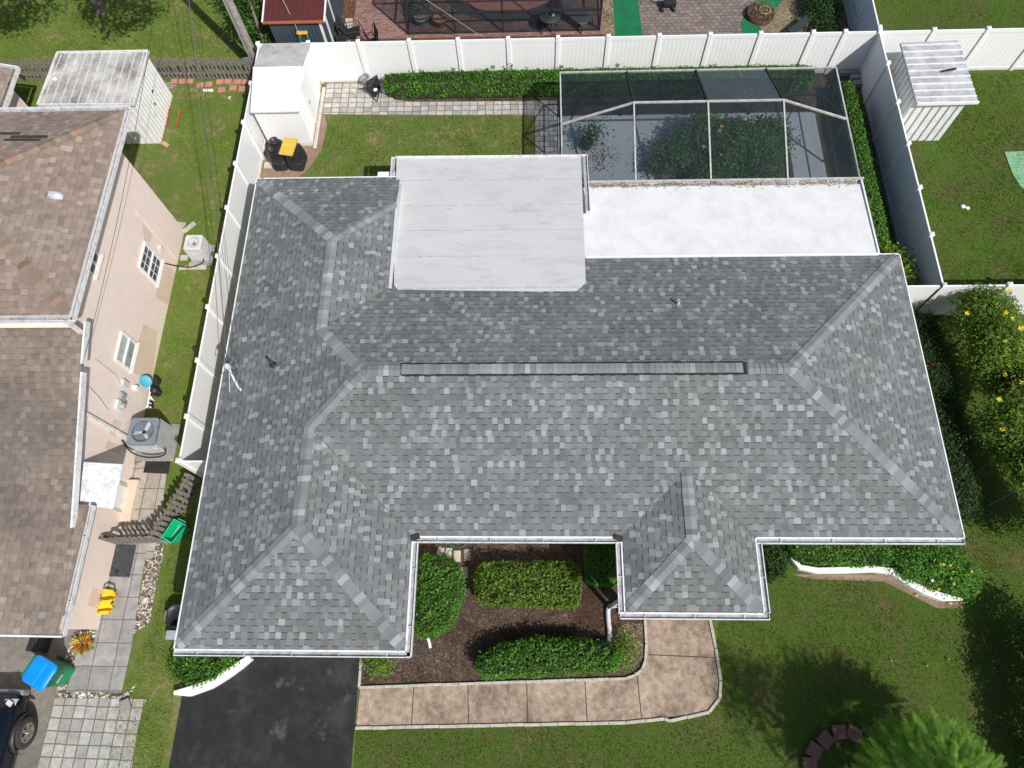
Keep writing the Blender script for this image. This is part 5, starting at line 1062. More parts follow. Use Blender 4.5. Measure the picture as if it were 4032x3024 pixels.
for sx in (-1, 1):
    xx = xc+sx*.86; m = MB(); m.face([(xc+sx*.965, -3.0, 1.15), (xc+sx*.965, -5.0, 1.15), (xc+sx*.80, -4.9, 1.70), (xc+sx*.82, -3.3, 1.70)]); m.build('side_window', glass, su)
    m = MB(); m.loft([[Vector((xc+sx*(.62+a), y, z)) for a, z in ((0, .78), (.26, .76), (.28, .90), (0, .96))] for y in (-.80, -1.12)]); hl = m.build('headlight', NT('headlight_lens').bsdf((.45, .48, .5), .1, None, .3, .9), su)
    m = MB(); m.box((xc+sx*.78, -.9, .98), (.16, .12, .02), -sx*.5); m.build('lens', lightgrey, hl)
    for yy, fr_ in ((-1.62, 1), (-4.65, 0)):
        wc = Vector((xc+sx*1.0, yy, .40)); w_ = MB(); o_ = Vector((sx, 0, 0))
        prof = [(.24, .0), (.37, .0), (.40, -.03), (.405, -.12), (.39, -.2), (.2, -.2)]
        n = 36; vs = []
        for ra, dx in prof:
            for k in range(n): a = 2*math.pi*k/n; vs.append(wc+Vector((sx*(dx+.06), ra*math.cos(a), ra*math.sin(a))))
        w_.add(vs, [(i*n+k, i*n+(k+1) % n, (i+1)*n+(k+1) % n, (i+1)*n+k) for i in range(len(prof)-1) for k in range(n)], None, True)
        wh = w_.build('wheel', paint('tyre_rubber', (.035, .035, .036), .85, .2, 12), su)
        m = MB(); vs = []
        for ra, dx in ((.245, .02), (.225, .03), (.2, -.04), (.0, -.04)):
            for k in range(n): a = 2*math.pi*k/n; vs.append(wc+Vector((sx*(dx+.04), ra*math.cos(a), ra*math.sin(a))))
        m.add(vs, [(i*n+k, i*n+(k+1) % n, (i+1)*n+(k+1) % n, (i+1)*n+k) for i in range(3) for k in range(n)], None, True)
        for k in range(6):
            a = 2*math.pi*k/6+.3; u = Vector((0, math.cos(a), math.sin(a))); m.bar(wc+o_*.05+u*.04, wc+o_*.065+u*.225, .075, .03, up=(1, 0, 0))
        m.cyl(wc+o_*.03, wc+o_*.09, .055, .045, 12); m.build('rim', NT('rim_metal').bsdf((.42, .39, .34), .28, None, .8, .5), wh)
    # flared arch
    m = MB(); pr = []
    for k in range(15):
        a = math.pi*k/14; pr.append((-1.62+.5*math.cos(a), .42+.46*math.sin(a)))
    rings2 = [[Vector((xc+sx*.93, y, z)), Vector((xc+sx*1.07, y, z)), Vector((xc+sx*1.07, y*1.0+(.0), z+.05)), Vector((xc+sx*.93, y, z+.06))] for y, z in pr]
    m.loft(rings2); m.build('wheel_arch', black_plastic, su)
m = MB(); m.box((xc, -.66, .5), (1.7, .16, .3)); m.build('bumper', bluegrey, su, bevel=.05)
for sx in (-1, 1): m = MB(); m.box((xc+sx*1.08, -2.95, 1.18), (.2, .1, .16)); m.build('mirror', car_paint, su, bevel=.03)
# green tub
gt_ = thing('recycling_tub', 'open bright green tub leaning by the picket fence', 'tub', (-10.35, 3.5, 0)); gc = [P(685, 2045, .55), P(735, 2070, .42), P(675, 2138, .42), P(638, 2115, .55)]; cc_ = sum(gc, Vector())/4
def ringz(f, dz): return [cc_+(p-cc_)*f+Vector((.0, .0, dz)) for p in gc]
m = MB(); m.loft([ringz(.78, -.38), ringz(.98, -.02), ringz(1.06, 0), ringz(1.06, .02), ringz(.96, .02), ringz(.76, -.34)], smooth=False)
m.build('tub_body', paint('tub_green', (.01, .42, .20), .38, .1, 5), gt_)
m = MB(); m.bar(gc[0].lerp(gc[1], .2)+Vector((.04, .06, 0)), gc[0].lerp(gc[1], .8)+Vector((.04, .06, 0)), .03); m.bar(gc[3].lerp(gc[2], .2)-Vector((.04, .06, 0)), gc[3].lerp(gc[2], .8)-Vector((.04, .06, 0)), .03); m.build('handle', paint('tub_green2', (.01, .38, .19), .4), gt_)
# ================================================================ sheds
def ribs_wall(m, a, b, z0, z1, n, w=.03, d=.03):
    a, b = Vector(a), Vector(b)
    for i in range(n): p = a.lerp(b, (i+.5)/n); m.box((p.x, p.y, (z0+z1)/2), (w if abs(a.y-b.y) < .01 else d, d if abs(a.y-b.y) < .01 else w, z1-z0))
ls = thing('storage_shed', 'low white metal shed with a grimy ribbed roof behind the pink house', 'shed', (-15.4, 19.1, 0))
m = MB(); m.box2((-16.95, 17.98, 0), (-13.85, 20.28, 1.9)); m.build('wall', white_paint, ls)
m = MB(); ribs_wall(m, (-13.84, 17.98), (-13.84, 20.28), .02, 1.88, 12); ribs_wall(m, (-16.9, 17.97), (-13.9, 17.97), .02, 1.88, 12); m.build('wall_rib', white_paint, ls)
lr4 = [P(228, 208, 2.06), P(585, 202, 2.06), P(527, 413, 2.0), P(150, 414, 2.0)]; m = MB(); m.add(lr4+[p-Vector((0, 0, .08)) for p in lr4], [(0, 3, 2, 1), (4, 5, 6, 7), (0, 1, 5, 4), (1, 2, 6, 5), (2, 3, 7, 6), (3, 0, 4, 7)])
lro = m.build('roof', shed_roof_dirty, ls); m = MB()
for i in range(11): f = (i+.5)/11; m.bar(lr4[0].lerp(lr4[1], f)+Vector((0, -.03, .008)), lr4[3].lerp(lr4[2], f)+Vector((0, .03, .008)), .022, .03)
m.build('roof_rib', paint('rib_worn', (.70, .69, .68), .5, .15, 6, (.2, .19, .18), .7), lro); m = MB()
for a, b in ((0, 1), (1, 2), (2, 3), (3, 0)): m.bar(lr4[a]+Vector((0, 0, .01)), lr4[b]+Vector((0, 0, .01)), .05, .09)
m.build('roof_trim', white_gutter, lro); p = P(215, 310, 2.08); m = MB(); m.lathe(p, [(.07, -.03), (.07, .05), (0, .07)], 10); m.build('cap_vent', white_paint, lro)
m = MB(); m.box((-13.82, 19.3, 1.2), (.02, .14, .05)); m.box((-13.82, 19.0, .9), (.03, .05, .08)); m.build('latch', dark_metal, ls)
ws = thing('vinyl_shed', 'white gabled shed in the corner of the vinyl fences', 'shed', (-8.9, 19, 0))
gy = 19.2; m = MB(); poly = [(17.75, 0), (20.62, 0), (20.62, 1.88), (gy, 2.2), (17.75, 1.88)]
xpoly(poly, -9.7, -8.14).build('wall', vinyl, ws)
m = MB(); ribs_wall(m, (-9.65, 17.745), (-8.2, 17.745), .02, 1.86, 16, .02, .02); ribs_wall(m, (-8.135, 17.8), (-8.135, 18.7), .02, 1.86, 10, .02, .02); m.build('wall_rib', vinyl, ws)
m = MB(); m.box2((-8.13, 18.75, .05), (-8.105, 20.2, 1.85)); dd = m.build('door', vinyl, ws); m = MB(); m.box((-8.09, 18.85, 1.0), (.04, .05, .14)); m.build('handle', galv, dd)
m = MB(); x0, x1 = -9.72, -8.02
sroof = paint('shed_white_south', (.76, .76, .75), .5, .06, 1.5, (.5, .5, .48), .35); nroof = paint('shed_north_grey', (.56, .56, .555), .6, .15, 1.6, (.30, .30, .30), .8)  # north slope greyer and blotchier than the south slope
m.add([(x0, 17.6, 1.89), (x1, 17.6, 1.89), (x1, gy, 2.26), (x0, gy, 2.26), (x0, 17.6, 1.84), (x1, 17.6, 1.84), (x1, gy, 2.21), (x0, gy, 2.21)], [(0, 1, 2, 3), (7, 6, 5, 4), (0, 4, 5, 1), (1, 5, 6, 2), (3, 7, 4, 0)]); rs = m.build('roof', sroof, ws)
m = MB(); m.add([(x0, gy, 2.26), (x1, gy, 2.26), (x1+.02, 20.7, 1.92), (x0, 20.7, 1.92), (x0, gy, 2.21), (x1, gy, 2.21), (x1+.02, 20.7, 1.87), (x0, 20.7, 1.87)], [(0, 1, 2, 3), (7, 6, 5, 4), (1, 5, 6, 2), (2, 6, 7, 3), (3, 7, 4, 0)]); m.build('roof', nroof, ws)
m = MB(); m.bar((x0, gy, 2.27), (x1, gy, 2.27), .05, .02); m.bar((x1, 17.6, 1.88), (x1, gy, 2.25), .03, .06); m.build('roof_trim', vinyl, rs)
r_s = thing('metal_shed', 'white metal shed with a weathered ribbed roof on the right lawn', 'shed', (13.4, 18.6, 0))
r4 = [P(3545, 168, 2.15), P(3775, 158, 2.15), P(3853, 402, 2.02), P(3610, 408, 2.02)]
m = MB(); m.box2((12.55, 17.55, 0), (14.3, 19.75, 1.95)); m.build('wall', white_paint, r_s)
m = MB(); ribs_wall(m, (12.6, 17.535), (14.25, 17.535), .02, 1.93, 6, .035, .045); ribs_wall(m, (12.54, 17.6), (12.54, 19.7), .02, 1.93, 8, .035, .045); m.build('wall_rib', lightgrey, r_s)
m = MB(); m.add(r4+[p-Vector((0, 0, .06)) for p in r4], [(0, 3, 2, 1), (4, 5, 6, 7), (0, 1, 5, 4), (1, 2, 6, 5), (2, 3, 7, 6), (3, 0, 4, 7)]); rr_ = m.build('roof', shed_roof_grey, r_s)
m = MB()
for i in range(10): f = (i+.5)/9.4; f = min(f, 1); m.bar(r4[0].lerp(r4[3], f)+Vector((0, 0, .012)), r4[1].lerp(r4[2], f)+Vector((0, 0, .012)), .03, .03)
m.build('roof_rib', white_paint, rr_); m = MB(); m.bar(r4[3]-Vector((0, .02, .0)), r4[2]-Vector((0, .02, .0)), .05, .1); m.build('roof_trim', white_paint, rr_)
m = MB(); m.bar(P(3712, 280, 2.16), P(3765, 270, 2.16), .07, .03); m.build('board_scrap', dark_metal, None, label='dark strip of wood lying on the weathered right shed roof', cat='board')
bs = thing('blue_shed', 'slate blue garden shed with a maroon metal roof behind the corner', 'shed', (-8.6, 23, 0))
m = MB(); m.box2((-9.55, 21.45, 0), (-7.72, 25.6, 2.2)); m.build('wall', blue_siding, bs); m = MB(); ribs_wall(m, (-9.5, 21.44), (-7.8, 21.44), .02, 2.18, 11, .02, .03); ribs_wall(m, (-7.71, 21.6), (-7.71, 25.5), .02, 2.18, 20, .02, .03); m.build('batten', blue_siding, bs)
m = MB(); m.bar((-7.69, 21.45, 0), (-7.69, 21.45, 2.25), .08); m.build('corner_trim', white_paint, bs)
for y in (22.2, 23.1): m = MB(); m.bar((-7.69, y, 0.05), (-7.69, y, 2.05), .06); m.build('door_trim', white_paint, bs)
m = MB(); m.add([(-9.68, 21.35, 2.26), (-7.5, 21.35, 2.26), (-7.5, 25.8, 3.0), (-9.68, 25.8, 3.0), (-9.68, 21.35, 2.2), (-7.5, 21.35, 2.2), (-7.5, 25.8, 2.94), (-9.68, 25.8, 2.94)], [(0, 1, 2, 3), (7, 6, 5, 4), (0, 4, 5, 1), (1, 5, 6, 2), (3, 7, 4, 0)]); br = m.build('roof', red_roof, bs)
m = MB(); m.bar((-9.7, 21.33, 2.25), (-7.48, 21.33, 2.25), .05, .08); m.build('eave_strip', paint('rust_orange_trim', (.42, .12, .06), .6), br); m = MB(); m.bar((-7.47, 21.33, 2.26), (-7.47, 25.8, 3.0), .05, .07); m.bar((-9.7, 21.33, 2.26), (-9.7, 25.8, 3.0), .05, .07); m.build('rake_trim', white_paint, br)
m = MB()
for i in range(10): x = -9.55+i*.21; m.bar((x, 21.38, 2.27), (x, 25.8, 3.005), .02, .02)
m.build('roof_rib', red_roof, br)
ld_ = thing('step_ladder', 'green step ladder with a yellow top leaning on the slate blue shed', 'ladder', (-8.6, 21.25, 0)); gl = paint('ladder_green', (.02, .26, .12), .5); tp = P(1193, 108, 1.75)
for s_ in (-1, 1): m = MB(); m.bar((tp.x+s_*.15, 21.38, 1.72), (tp.x+s_*.24, 21.05, 0.02), .05, .03); m.build('side_rail', gl, ld_)
for z in (1.35, 1.05, .75, .45): m = MB(); f = (1.72-z)/1.7; m.box((tp.x, 21.38-f*.33, z), (.34+.14*f, .09, .03)); m.build('rung', lightgrey, ld_)
m = MB(); m.box((tp.x, 21.37, 1.76), (.4, .14, .05)); m.build('top_step', paint('ladder_yellow', (.72, .42, .05), .5), ld_, bevel=.01)
# ================================================================ back garden things
cb = thing('compost_bins', 'pair of black ribbed rain barrels', 'barrel', (0, 0, 0)) if False else None
def barrel(label, c, w_, d_, h, rz, neck=None, lidm=None):
    t = thing('plastic_barrel', label, 'barrel', (c[0], c[1], 0), 'black barrels beside the white shed'); R_ = Matrix.Rotation(rz, 3, 'Z'); C0 = Vector((c[0], c[1], 0))
    def rg(f, z):
        o_ = []
        for k in range(24):
            a = 2*math.pi*k/24; e = .35; ca, sa = math.cos(a), math.sin(a)
            o_.append(R_ @ Vector((math.copysign(abs(ca)**e, ca)*w_/2*f, math.copysign(abs(sa)**e, sa)*d_/2*f, z))+C0)
        return o_
    z = .03; rings = [rg(1.0, .03)]
    for k in range(4): rings += [rg(1.0, .05+k*.09), rg(1.04, .07+k*.09), rg(1.04, .11+k*.09), rg(.98, .12+k*.09)]
    rings += [rg(.95, h*.8), rg(.86, h)]
    m = MB(); m.loft(rings); m.build('barrel_body', black_plastic, t)
    for (dx, dy, r_) in (neck or []):
        q = R_ @ Vector((dx, dy, 0))+C0; m = MB(); m.lathe((q.x, q.y, h), [(r_, 0), (r_, .08), (r_*1.08, .085), (r_*1.08, .13), (r_*.85, .13), (r_*.8, .03), (0, .02)], 18); m.build('neck_ring', paint('black_ring', (.03, .032, .035), .5), t)
    return t
bb1 = barrel('black barrel with round necks on top beside the white shed', (-9.15, 17.0), .5, .78, .85, .05, [(-.02, .18, .15), (-.1, -.2, .12)])
bb2 = barrel('black ribbed barrel under the yellow crate lid', (-8.55, 16.95), .54, .72, .75, -.12)
lc = P(1140, 577, .9); m = MB(); L4 = [P(1122, 545, .93), P(1172, 550, .95), P(1150, 614, .93), P(1100, 607, .91)]
m.add(L4+[p-Vector((0, 0, .04)) for p in L4], [(3, 2, 1, 0), (4, 5, 6, 7), (0, 1, 5, 4), (1, 2, 6, 5), (2, 3, 7, 6), (3, 0, 4, 7)])
yl = thing('crate_lid', 'yellow plastic crate lid lying on the right black barrel', 'lid', (L4[0].x, L4[0].y, .9)); yl0 = m.build('lid_plate', paint('yellow_lid', (.72, .52, .12), .45, .15, 6), yl, bevel=.01); m = MB()
for i in range(1, 5): m.bar(L4[0].lerp(L4[1], i/5)+Vector((0, 0, .008)), L4[3].lerp(L4[2], i/5)+Vector((0, 0, .008)), .012, .02)
for i in range(1, 7): m.bar(L4[0].lerp(L4[3], i/7)+Vector((0, 0, .008)), L4[1].lerp(L4[2], i/7)+Vector((0, 0, .008)), .012, .02)
for a, b in ((0, 1), (1, 2), (2, 3), (3, 0)): m.bar(L4[a]+Vector((0, 0, .015)), L4[b]+Vector((0, 0, .015)), .03, .04)
m.build('lid_grid', paint('yellow_lid_grid', (.66, .45, .08), .5), yl)
for i, (px, py, l) in enumerate([(1057, 650, 'pale slab left of the black barrels'), (1098, 660, 'small pale slab in front of the left black barrel'), (1155, 658, 'pale slab in front of the right black barrel')]):
    p = P(px, py, .04); m = MB(); m.box((p.x, p.y, .03), (.3 if i != 1 else .28, .26 if i == 0 else .1, .06)); m.build('paving_slab', curb_m, None, bevel=.006, label=l, cat='slab', group='pale slabs by the barrels')
# wheelbarrow tipped on the paving
wbw = thing('wheelbarrow', 'black wheelbarrow tipped up against the back fence', 'wheelbarrow', (-5.9, 19.3, 0))
T = [P(1485, 293, .62), P(1500, 345, .12), P(1480, 385, .08), P(1463, 340, .55)]; bt = [P(1447, 318, .5), P(1470, 345, .15), P(1462, 372, .12), P(1440, 345, .42)]
c_in = sum(T, Vector())/4
m = MB(); m.loft([bt, T, [p.lerp(c_in, .1) for p in T], [p.lerp(c_in, .14)+Vector((.0, 0, -.03)) for p in bt]], smooth=False); m.build('tray', black_plastic, wbw)
m = MB(); m.tube([P(1447, 318, .5), P(1440, 345, .3), P(1455, 370, .15), P(1482, 398, .05)], .02, 6); m.tube([P(1500, 345, .15), P(1484, 400, .04)], .02, 6); m.tube([P(1445, 350, .4), P(1415, 350, .15)], .02, 6); m.build('frame', dark_metal, wbw)
wc = P(1440, 308, .45); Mx = Matrix.Rotation(.6, 3, 'X'); m = MB(); n = 24; vs = []
for ra, z in ((.12, -.04), (.17, -.04), (.18, 0), (.17, .04), (.12, .04), (.11, 0), (.12, -.04)):
    for k in range(n): a = 2*math.pi*k/n; vs.append(Mx @ Vector((ra*math.cos(a), ra*math.sin(a), z))+wc)
m.add(vs, [(i*n+k, i*n+(k+1) % n, (i+1)*n+(k+1) % n, (i+1)*n+k) for i in range(6) for k in range(n)], None, True)
for k in range(2): a = k*math.pi/2+.5; u = Mx @ Vector((math.cos(a), math.sin(a), 0)); m.bar(wc-u*.13, wc+u*.13, .06, .03)
m.build('wheel', bluegrey, wbw)
bw_ = P(1480, 358, .2); m = MB(); m.lathe((bw_.x, bw_.y, .2), [(.05, 0), (.08, .06), (.085, .065), (.07, .05), (0, .02)], 16); m.build('bowl', white_paint, None, label='small white bowl inside the tipped wheelbarrow', cat='bowl')
bw_ = P(1509, 345, .3); m = MB(); m.lathe((bw_.x, bw_.y, .0), [(.07, 0), (.1, .25), (.1, .26), (.09, .25), (0, .22)], 14); m.build('bucket', galv, None, label='grey bucket between the wheelbarrow and the clipped hedge', cat='bucket')
# pale blocks stacked behind the cage corner
for i, (px, py, l) in enumerate([(3330, 278, 'topmost left concrete block behind the pool cage corner'), (3372, 278, 'topmost right concrete block behind the pool cage corner'), (3375, 298, 'middle concrete block of the pile by the shaded fence'), (3385, 322, 'lowest concrete block of the pile by the shaded fence')]):
    p = P(px, py, .2); m = MB(); m.box((p.x, p.y, .1), (.42, .2, .2), .02*i); m.build('concrete_block', conc_slab, None, bevel=.008, label=l, cat='block', group='concrete blocks behind the cage')
# pink bricks under the picket fence
ORD = ['first','second','third','fourth','fifth','sixth','seventh','eighth','ninth']
pbk = paint('salmon_paver', (.52, .24, .19), .85, .2, 7, (.35, .2, .15), .4)
k = 0
names = [(686, 320), (717, 320), (748, 320), (788, 335), (822, 332), (866, 322), (898, 320), (935, 322), (968, 322), (873, 354), (918, 347), (955, 350), (990, 345)]
for i, (px, py) in enumerate(names):
    p = P(px, py, .03); w_ = .25; m = MB(); m.box((p.x, p.y, .03), (w_+rng.uniform(-.02, .05), .22, .05), rng.normal(0, .06))
    m.build('paving_brick', pbk, None, bevel=.006, label=(ORD[i]+' salmon pink brick from the left in the row touching the grey picket fence') if i < 9 else (ORD[i-9]+' salmon pink brick from the left in the short second row'), cat='brick', group='pink paving bricks by the picket fence')
m = MB(); p = P(820, 356, .04); m.box((p.x, p.y, .04), (.38, .09, .07)); m.build('white_block', curb_white, None, bevel=.006, label='white block lying below the pink bricks by the picket fence', cat='block')
for i, (px, py, a) in enumerate([(660, 328, .1), (668, 338, -.2), (683, 338, .05), (672, 347, .1)]):
    p = P(px, py, .05); m = MB(); m.box((p.x, p.y, .04+.03*(i % 2)), (.22, .07, .06), a); m.build('grey_brick', conc_slab, None, bevel=.005, label=('back left', 'front left', 'rightmost', 'nearest')[i]+' small grey block of the pile at the grimy shed corner', cat='brick', group='grey blocks piled by the grimy shed')
m = MB(); q = [P(668, 425, .03), P(712, 430, .03), P(695, 500, .03), P(655, 495, .03)]
m.bar(q[0], q[3], .04, .04); m.bar(q[1], q[2], .04, .04); m.build('red_frame', paint('red_wood', (.5, .06, .04), .7, .2, 8), None, label='red wooden edging frame beside the grimy white shed', cat='frame')
m = MB(); p = P(650, 568, .03); m.box((p.x, p.y, .03), (.28, .16, .06), -.6); m.build('tan_brick', paint('tan_brick', (.52, .34, .22), .85, .15, 8), None, bevel=.005, label='tan brick at the near corner of the grimy shed', cat='brick')
m = MB()
for k in range(14): a0 = k/14*4.6+.8; a1 = (k+1)/14*4.6+.8; c_ = P(905, 385, .02); m.bar(c_+Vector((math.cos(a0)*.05, math.sin(a0)*.05, 0)), c_+Vector((math.cos(a1)*.05, math.sin(a1)*.05, 0)), .03, .03)
m.build('white_hook', white_paint, None, label='tiny white hook shape lying in the grass below the pink bricks', cat='litter')
for i, (px, py, w_, d_, a, l) in enumerate([(712, 885, .30, .2, -.1, 'pale slab beside the pink wall above the pale air conditioner'), (745, 895, .5, .16, .85, 'pale plank shaped slab above the pale air conditioner'), (725, 1015, .26, .2, 0, 'cracked slab below the pale air conditioner'), (760, 1048, .28, .26, 0, 'square slab below the pale air conditioner'), (795, 1048, .32, .26, 0, 'slab nearest the fence below the pale air conditioner'), (722, 1055, .28, .14, .05, 'muddy slab against the pink wall')]):
    p = P(px, py, .03); m = MB(); m.box((p.x, p.y, .025), (w_, d_, .05), a); m.build('paving_slab', curb_m, None, bevel=.006, label=l, cat='slab', group='slabs around the pale air conditioner')
# right lawn
m = MB(); q = [P(3955, 598, .03), P(4100, 592, .03), (18.5, 13.4, .03), P(4018, 735, .03), P(3985, 680, .03)]; m.prism([(p[0], p[1]) for p in q], .02, .035); m.build('ground_sheet', paint('pale_green_sheet', (.22, .42, .25), .6, .15, 3), None, label='pale green sheet lying on the right hand lawn', cat='sheet')
p = P(3800, 815, .05); m = MB(); m.lathe((p.x-.06, p.y+.03, 0), [(.06, 0), (.09, .05), (.05, .09), (0, .1)], 7); m.lathe((p.x+.08, p.y-.03, 0), [(.06, 0), (.08, .05), (.05, .07), (0, .08)], 6); m.build('plastic_bag', white_paint, None, label='crumpled white bag on the right hand lawn below the shed', cat='litter')
# ================================================================ utility pole and wires
pole = thing('utility_pole', 'tall weathered wooden utility pole at the corner of the picket fence', 'pole', (-10.53, 21.3, 0))
m = MB(); m.cyl((-10.53, 21.3, 0), (-10.53, 21.3, 9.2), .16, .12, 16); m.build('shaft', wood_pole, pole)
m = MB(); m.bar((-10.66, 21.2, .3), (-10.62, 21.2, 9), .07, .05); m.build('conduit', galv, pole)
m = MB(); m.bar((-11.3, 21.3, 8.8), (-9.7, 21.3, 8.8), .1, .1); m.build('crossarm', wood_pole, pole)
def wire(label, a, b, sag, r=.011, mat=black_plastic, k=24):
    a, b = Vector(a), Vector(b); pts = [a.lerp(b, i/k)-Vector((0, 0, sag*4*(i/k)*(1-i/k))) for i in range(k+1)]
    m = MB(); m.tube(pts, r, 5); return m.build('overhead_wire', mat, None, label=label, cat='wire', group='overhead wires')
MT = (mast_top.x, mast_top.y, mast_top.z)
wire('thick service cable dropping from the pole to the blue grey weatherhead on the roof edge', (-10.45, 21.2, 7.6), MT, .5, .011, paint('cable_grey', (.12, .12, .12), .5))
wire('thin cable from the pole to the corner of the pink house wall', (-10.5, 21.2, 7.4), (-11.87, 7.25, 3.9), .45, .007)
for i, (a, b, l) in enumerate([((-10.4, 21.2, 6.9), (-8.0, 6.9, 3.2), 'leftmost thin wire of the bundle reaching the roof mast'), ((-10.3, 21.2, 8.6), (-7.93, 6.9, 3.15), 'middle thin wire of the bundle reaching the roof mast'), ((-10.0, 21.2, 8.8), (-7.88, 6.95, 3.1), 'rightmost thin wire of the bundle reaching the roof mast')]):
    wire(l, a, b, .35, .0045)
m = MB(); m.tube(smooth([mast_top+Vector((0, .1, 0)), mast_top+Vector((-.15, .05, -.1)), mast_top+Vector((-.22, -.1, -.25)), mast_top+Vector((-.1, -.15, -.15))]), .01, 6); m.tube(smooth([mast_top+Vector((.05, .1, 0)), mast_top+Vector((.18, .0, -.2)), mast_top+Vector((.15, -.15, -.3)), mast_top+Vector((.02, -.12, -.15))]), .01, 6); m.build('drip_loop', black_plastic, mast)
w1 = P(1078, 5, 3.0); wire('pale stay wire running across the maroon shed roof', (-10.3, 24.5, 4.2), P(1185, 145, 1.9), .0, .01, curb_m)
wire('pale stay wire crossing the dark pool cage behind the fence', P(1680, 0, 2.8), P(1878, 132, .4), .0, .009, curb_m)
# ================================================================ behind the back fence
def patio_chair(label, loc, rz, tilt=0):
    t = thing('patio_chair', label, 'chair', loc, 'black patio chairs by the blue shed', rz); R_ = Matrix.Rotation(tilt, 3, 'X')
    def b(m, a, c, w_, h=None): m.bar(R_ @ Vector(a), R_ @ Vector(c), w_, h)
    m = MB(); b(m, (0, -.25, .42), (0, .24, .40), .52, .03); m.build('seat', black_plastic, t, True)
    m = MB(); b(m, (0, .24, .42), (0, .42, 1.05), .50, .03); m.build('backrest', black_plastic, t, True)
    for sx in (-1, 1):
        m = MB(); m.tube([R_ @ Vector(p) for p in [(sx*.29, -.32, 0), (sx*.29, -.28, .62), (sx*.29, .2, .66), (sx*.27, .42, 1.08)]], .018, 6); b(m, (sx*.29, .3, 0), (sx*.29, .22, .64), .03); m.build('arm_frame', dark_metal, t, True)
    return t
patio_chair('upper black patio chair leaning by the blue shed door', (-6.95, 22.9, 0), 1.7, -.15)
patio_chair('lower black patio chair behind the back fence', (-6.85, 21.95, 0), 1.5, -.1)
patio_chair('black patio chair facing the others on the pink pavers', (-6.25, 22.25, 0), -1.2, .1)
m = MB(); m.box((-7.35, 23.3, .1), (.28, 1.2, .16)); m.build('door_step', curb_m, bs, bevel=.01)
pc_ = thing('rear_pool_cage', 'black screened pool cage behind the back fence', 'screen enclosure', (-1.2, 24, 0)); yb_ = 23.17
def rb(a, b, nm='frame_bar', w_=.06): m = MB(); m.bar(a, b, w_); return m.build(nm, dark_metal, pc_)
xs = [-4.97, -3.1, -1.22, .65, 2.53]
rb((xs[0], yb_, .04), (xs[-1], yb_, .04), 'sill'); rb((xs[0], yb_, .95), (xs[-1], yb_, .95), 'chair_rail')
rb((xs[0], yb_, 2.5), (xs[-1], yb_, 2.5), 'top_beam')
for x in xs: rb((x, yb_, 0), (x, yb_, 2.5), 'upright')
for x in (xs[0], xs[-1]):
    rb((x, yb_, .04), (x, 30, .04), 'sill'); rb((x, yb_, .95), (x, 30, .95), 'chair_rail'); rb((x, yb_, 2.5), (x, 30, 2.5), 'top_beam')
    for y in (25, 27, 29): rb((x, y, 0), (x, y, 2.5), 'upright')
    m = MB(); m.face([(x, yb_, .05), (x, 30, .05), (x, 30, 2.5), (x, yb_, 2.5)]); m.build('screen_panel', screen_m, pc_)
for a, b in zip(xs, xs[1:]): m = MB(); m.face([(a, yb_, .05), (b, yb_, .05), (b, yb_, 2.5), (a, yb_, 2.5)]); m.build('screen_panel', screen_m, pc_); m = MB(); m.face([(a, yb_, 2.5), (b, yb_, 2.5), (b, 30, 3.2), (a, 30, 3.2)]); m.build('screen_panel', screen_m, pc_)
sheet('pool_deck', [(-4.9, 23.2), (2.45, 23.2), (2.45, 34), (-4.9, 34)], .022, tiles('dark_deck_pavers', .2, .1, [(.17, .10, .09), (.21, .13, .11), (.14, .09, .08)], (.08, .05, .045), offset=.5, msize=.012))
def blob(cx, cy, rx_, ry_, n=40, k=.0): return [(cx+math.cos(2*math.pi*i/n)*rx_*(1+k*math.cos(4*math.pi*i/n)), cy+math.sin(2*math.pi*i/n)*ry_) for i in range(n)]
sheet('pool_border', blob(-1.1, 26.6, 3.0, 2.95), .026, paint('dark_border', (.05, .045, .045), .8))
sheet('pool_coping', blob(-1.1, 26.9, 2.75, 2.7), .032, paint('pink_coping', (.30, .13, .11), .8, .15, 6)); pw = NT('pool_water').bsdf((.08, .42, .36), .08, None, 0, .8)
sheet('pool_water', blob(-1.0, 27.2, 2.2, 2.35), .038, pw)
for i, (px, py, l, mt_, pl) in enumerate([(1660, 88, 'grey and orange plant pot in the left corner of the rear pool cage', paint('grey_glaze', (.20, .23, .24), .5), True), (1733, 92, 'terracotta pot inside the rear pool cage', paint('terracotta', (.33, .10, .045), .8, .15, 6), False)]):
    p = P(px, py, .1); t = thing('plant_pot', l, 'plant pot', (p.x, p.y, .03)); m = MB(); m.lathe((p.x, p.y, .03), [(.16, 0), (.25, .28), (.28, .3), (.28, .36), (.24, .36), (.22, .28), (0, .28)], 18); m.build('pot', mt_, t)
    m = MB(); m.cyl((p.x, p.y, .28), (p.x, p.y, .315), .22, .22, 16); m.build('soil', soil_m, t)
    if pl: q = np.array([p.x-.05, p.y+.3, .8])+rng.normal(0, .25, (300, 3)); quads('foliage', leaf_quads(q, np.tile([0, 0, 1.], (300, 1)), .14, .03), rng.uniform(0, 1, 300), leaf_dark, t)
tt = P(2165, 60, .7); t = thing('patio_table', 'round dark patio table inside the rear pool cage', 'table', (tt.x, tt.y, 0)); m = MB(); m.lathe((tt.x, tt.y, .68), [(0, .03), (.42, .03), (.43, .015), (.42, 0), (0, 0)], 28); m.build('tabletop', dark_metal, t)
for k in range(4): a = k*math.pi/2+.6; m = MB(); m.tube([(tt.x+math.cos(a)*.3, tt.y+math.sin(a)*.3, .68), (tt.x+math.cos(a)*.38, tt.y+math.sin(a)*.38, .0)], .02, 6); m.build('leg', dark_metal, t)
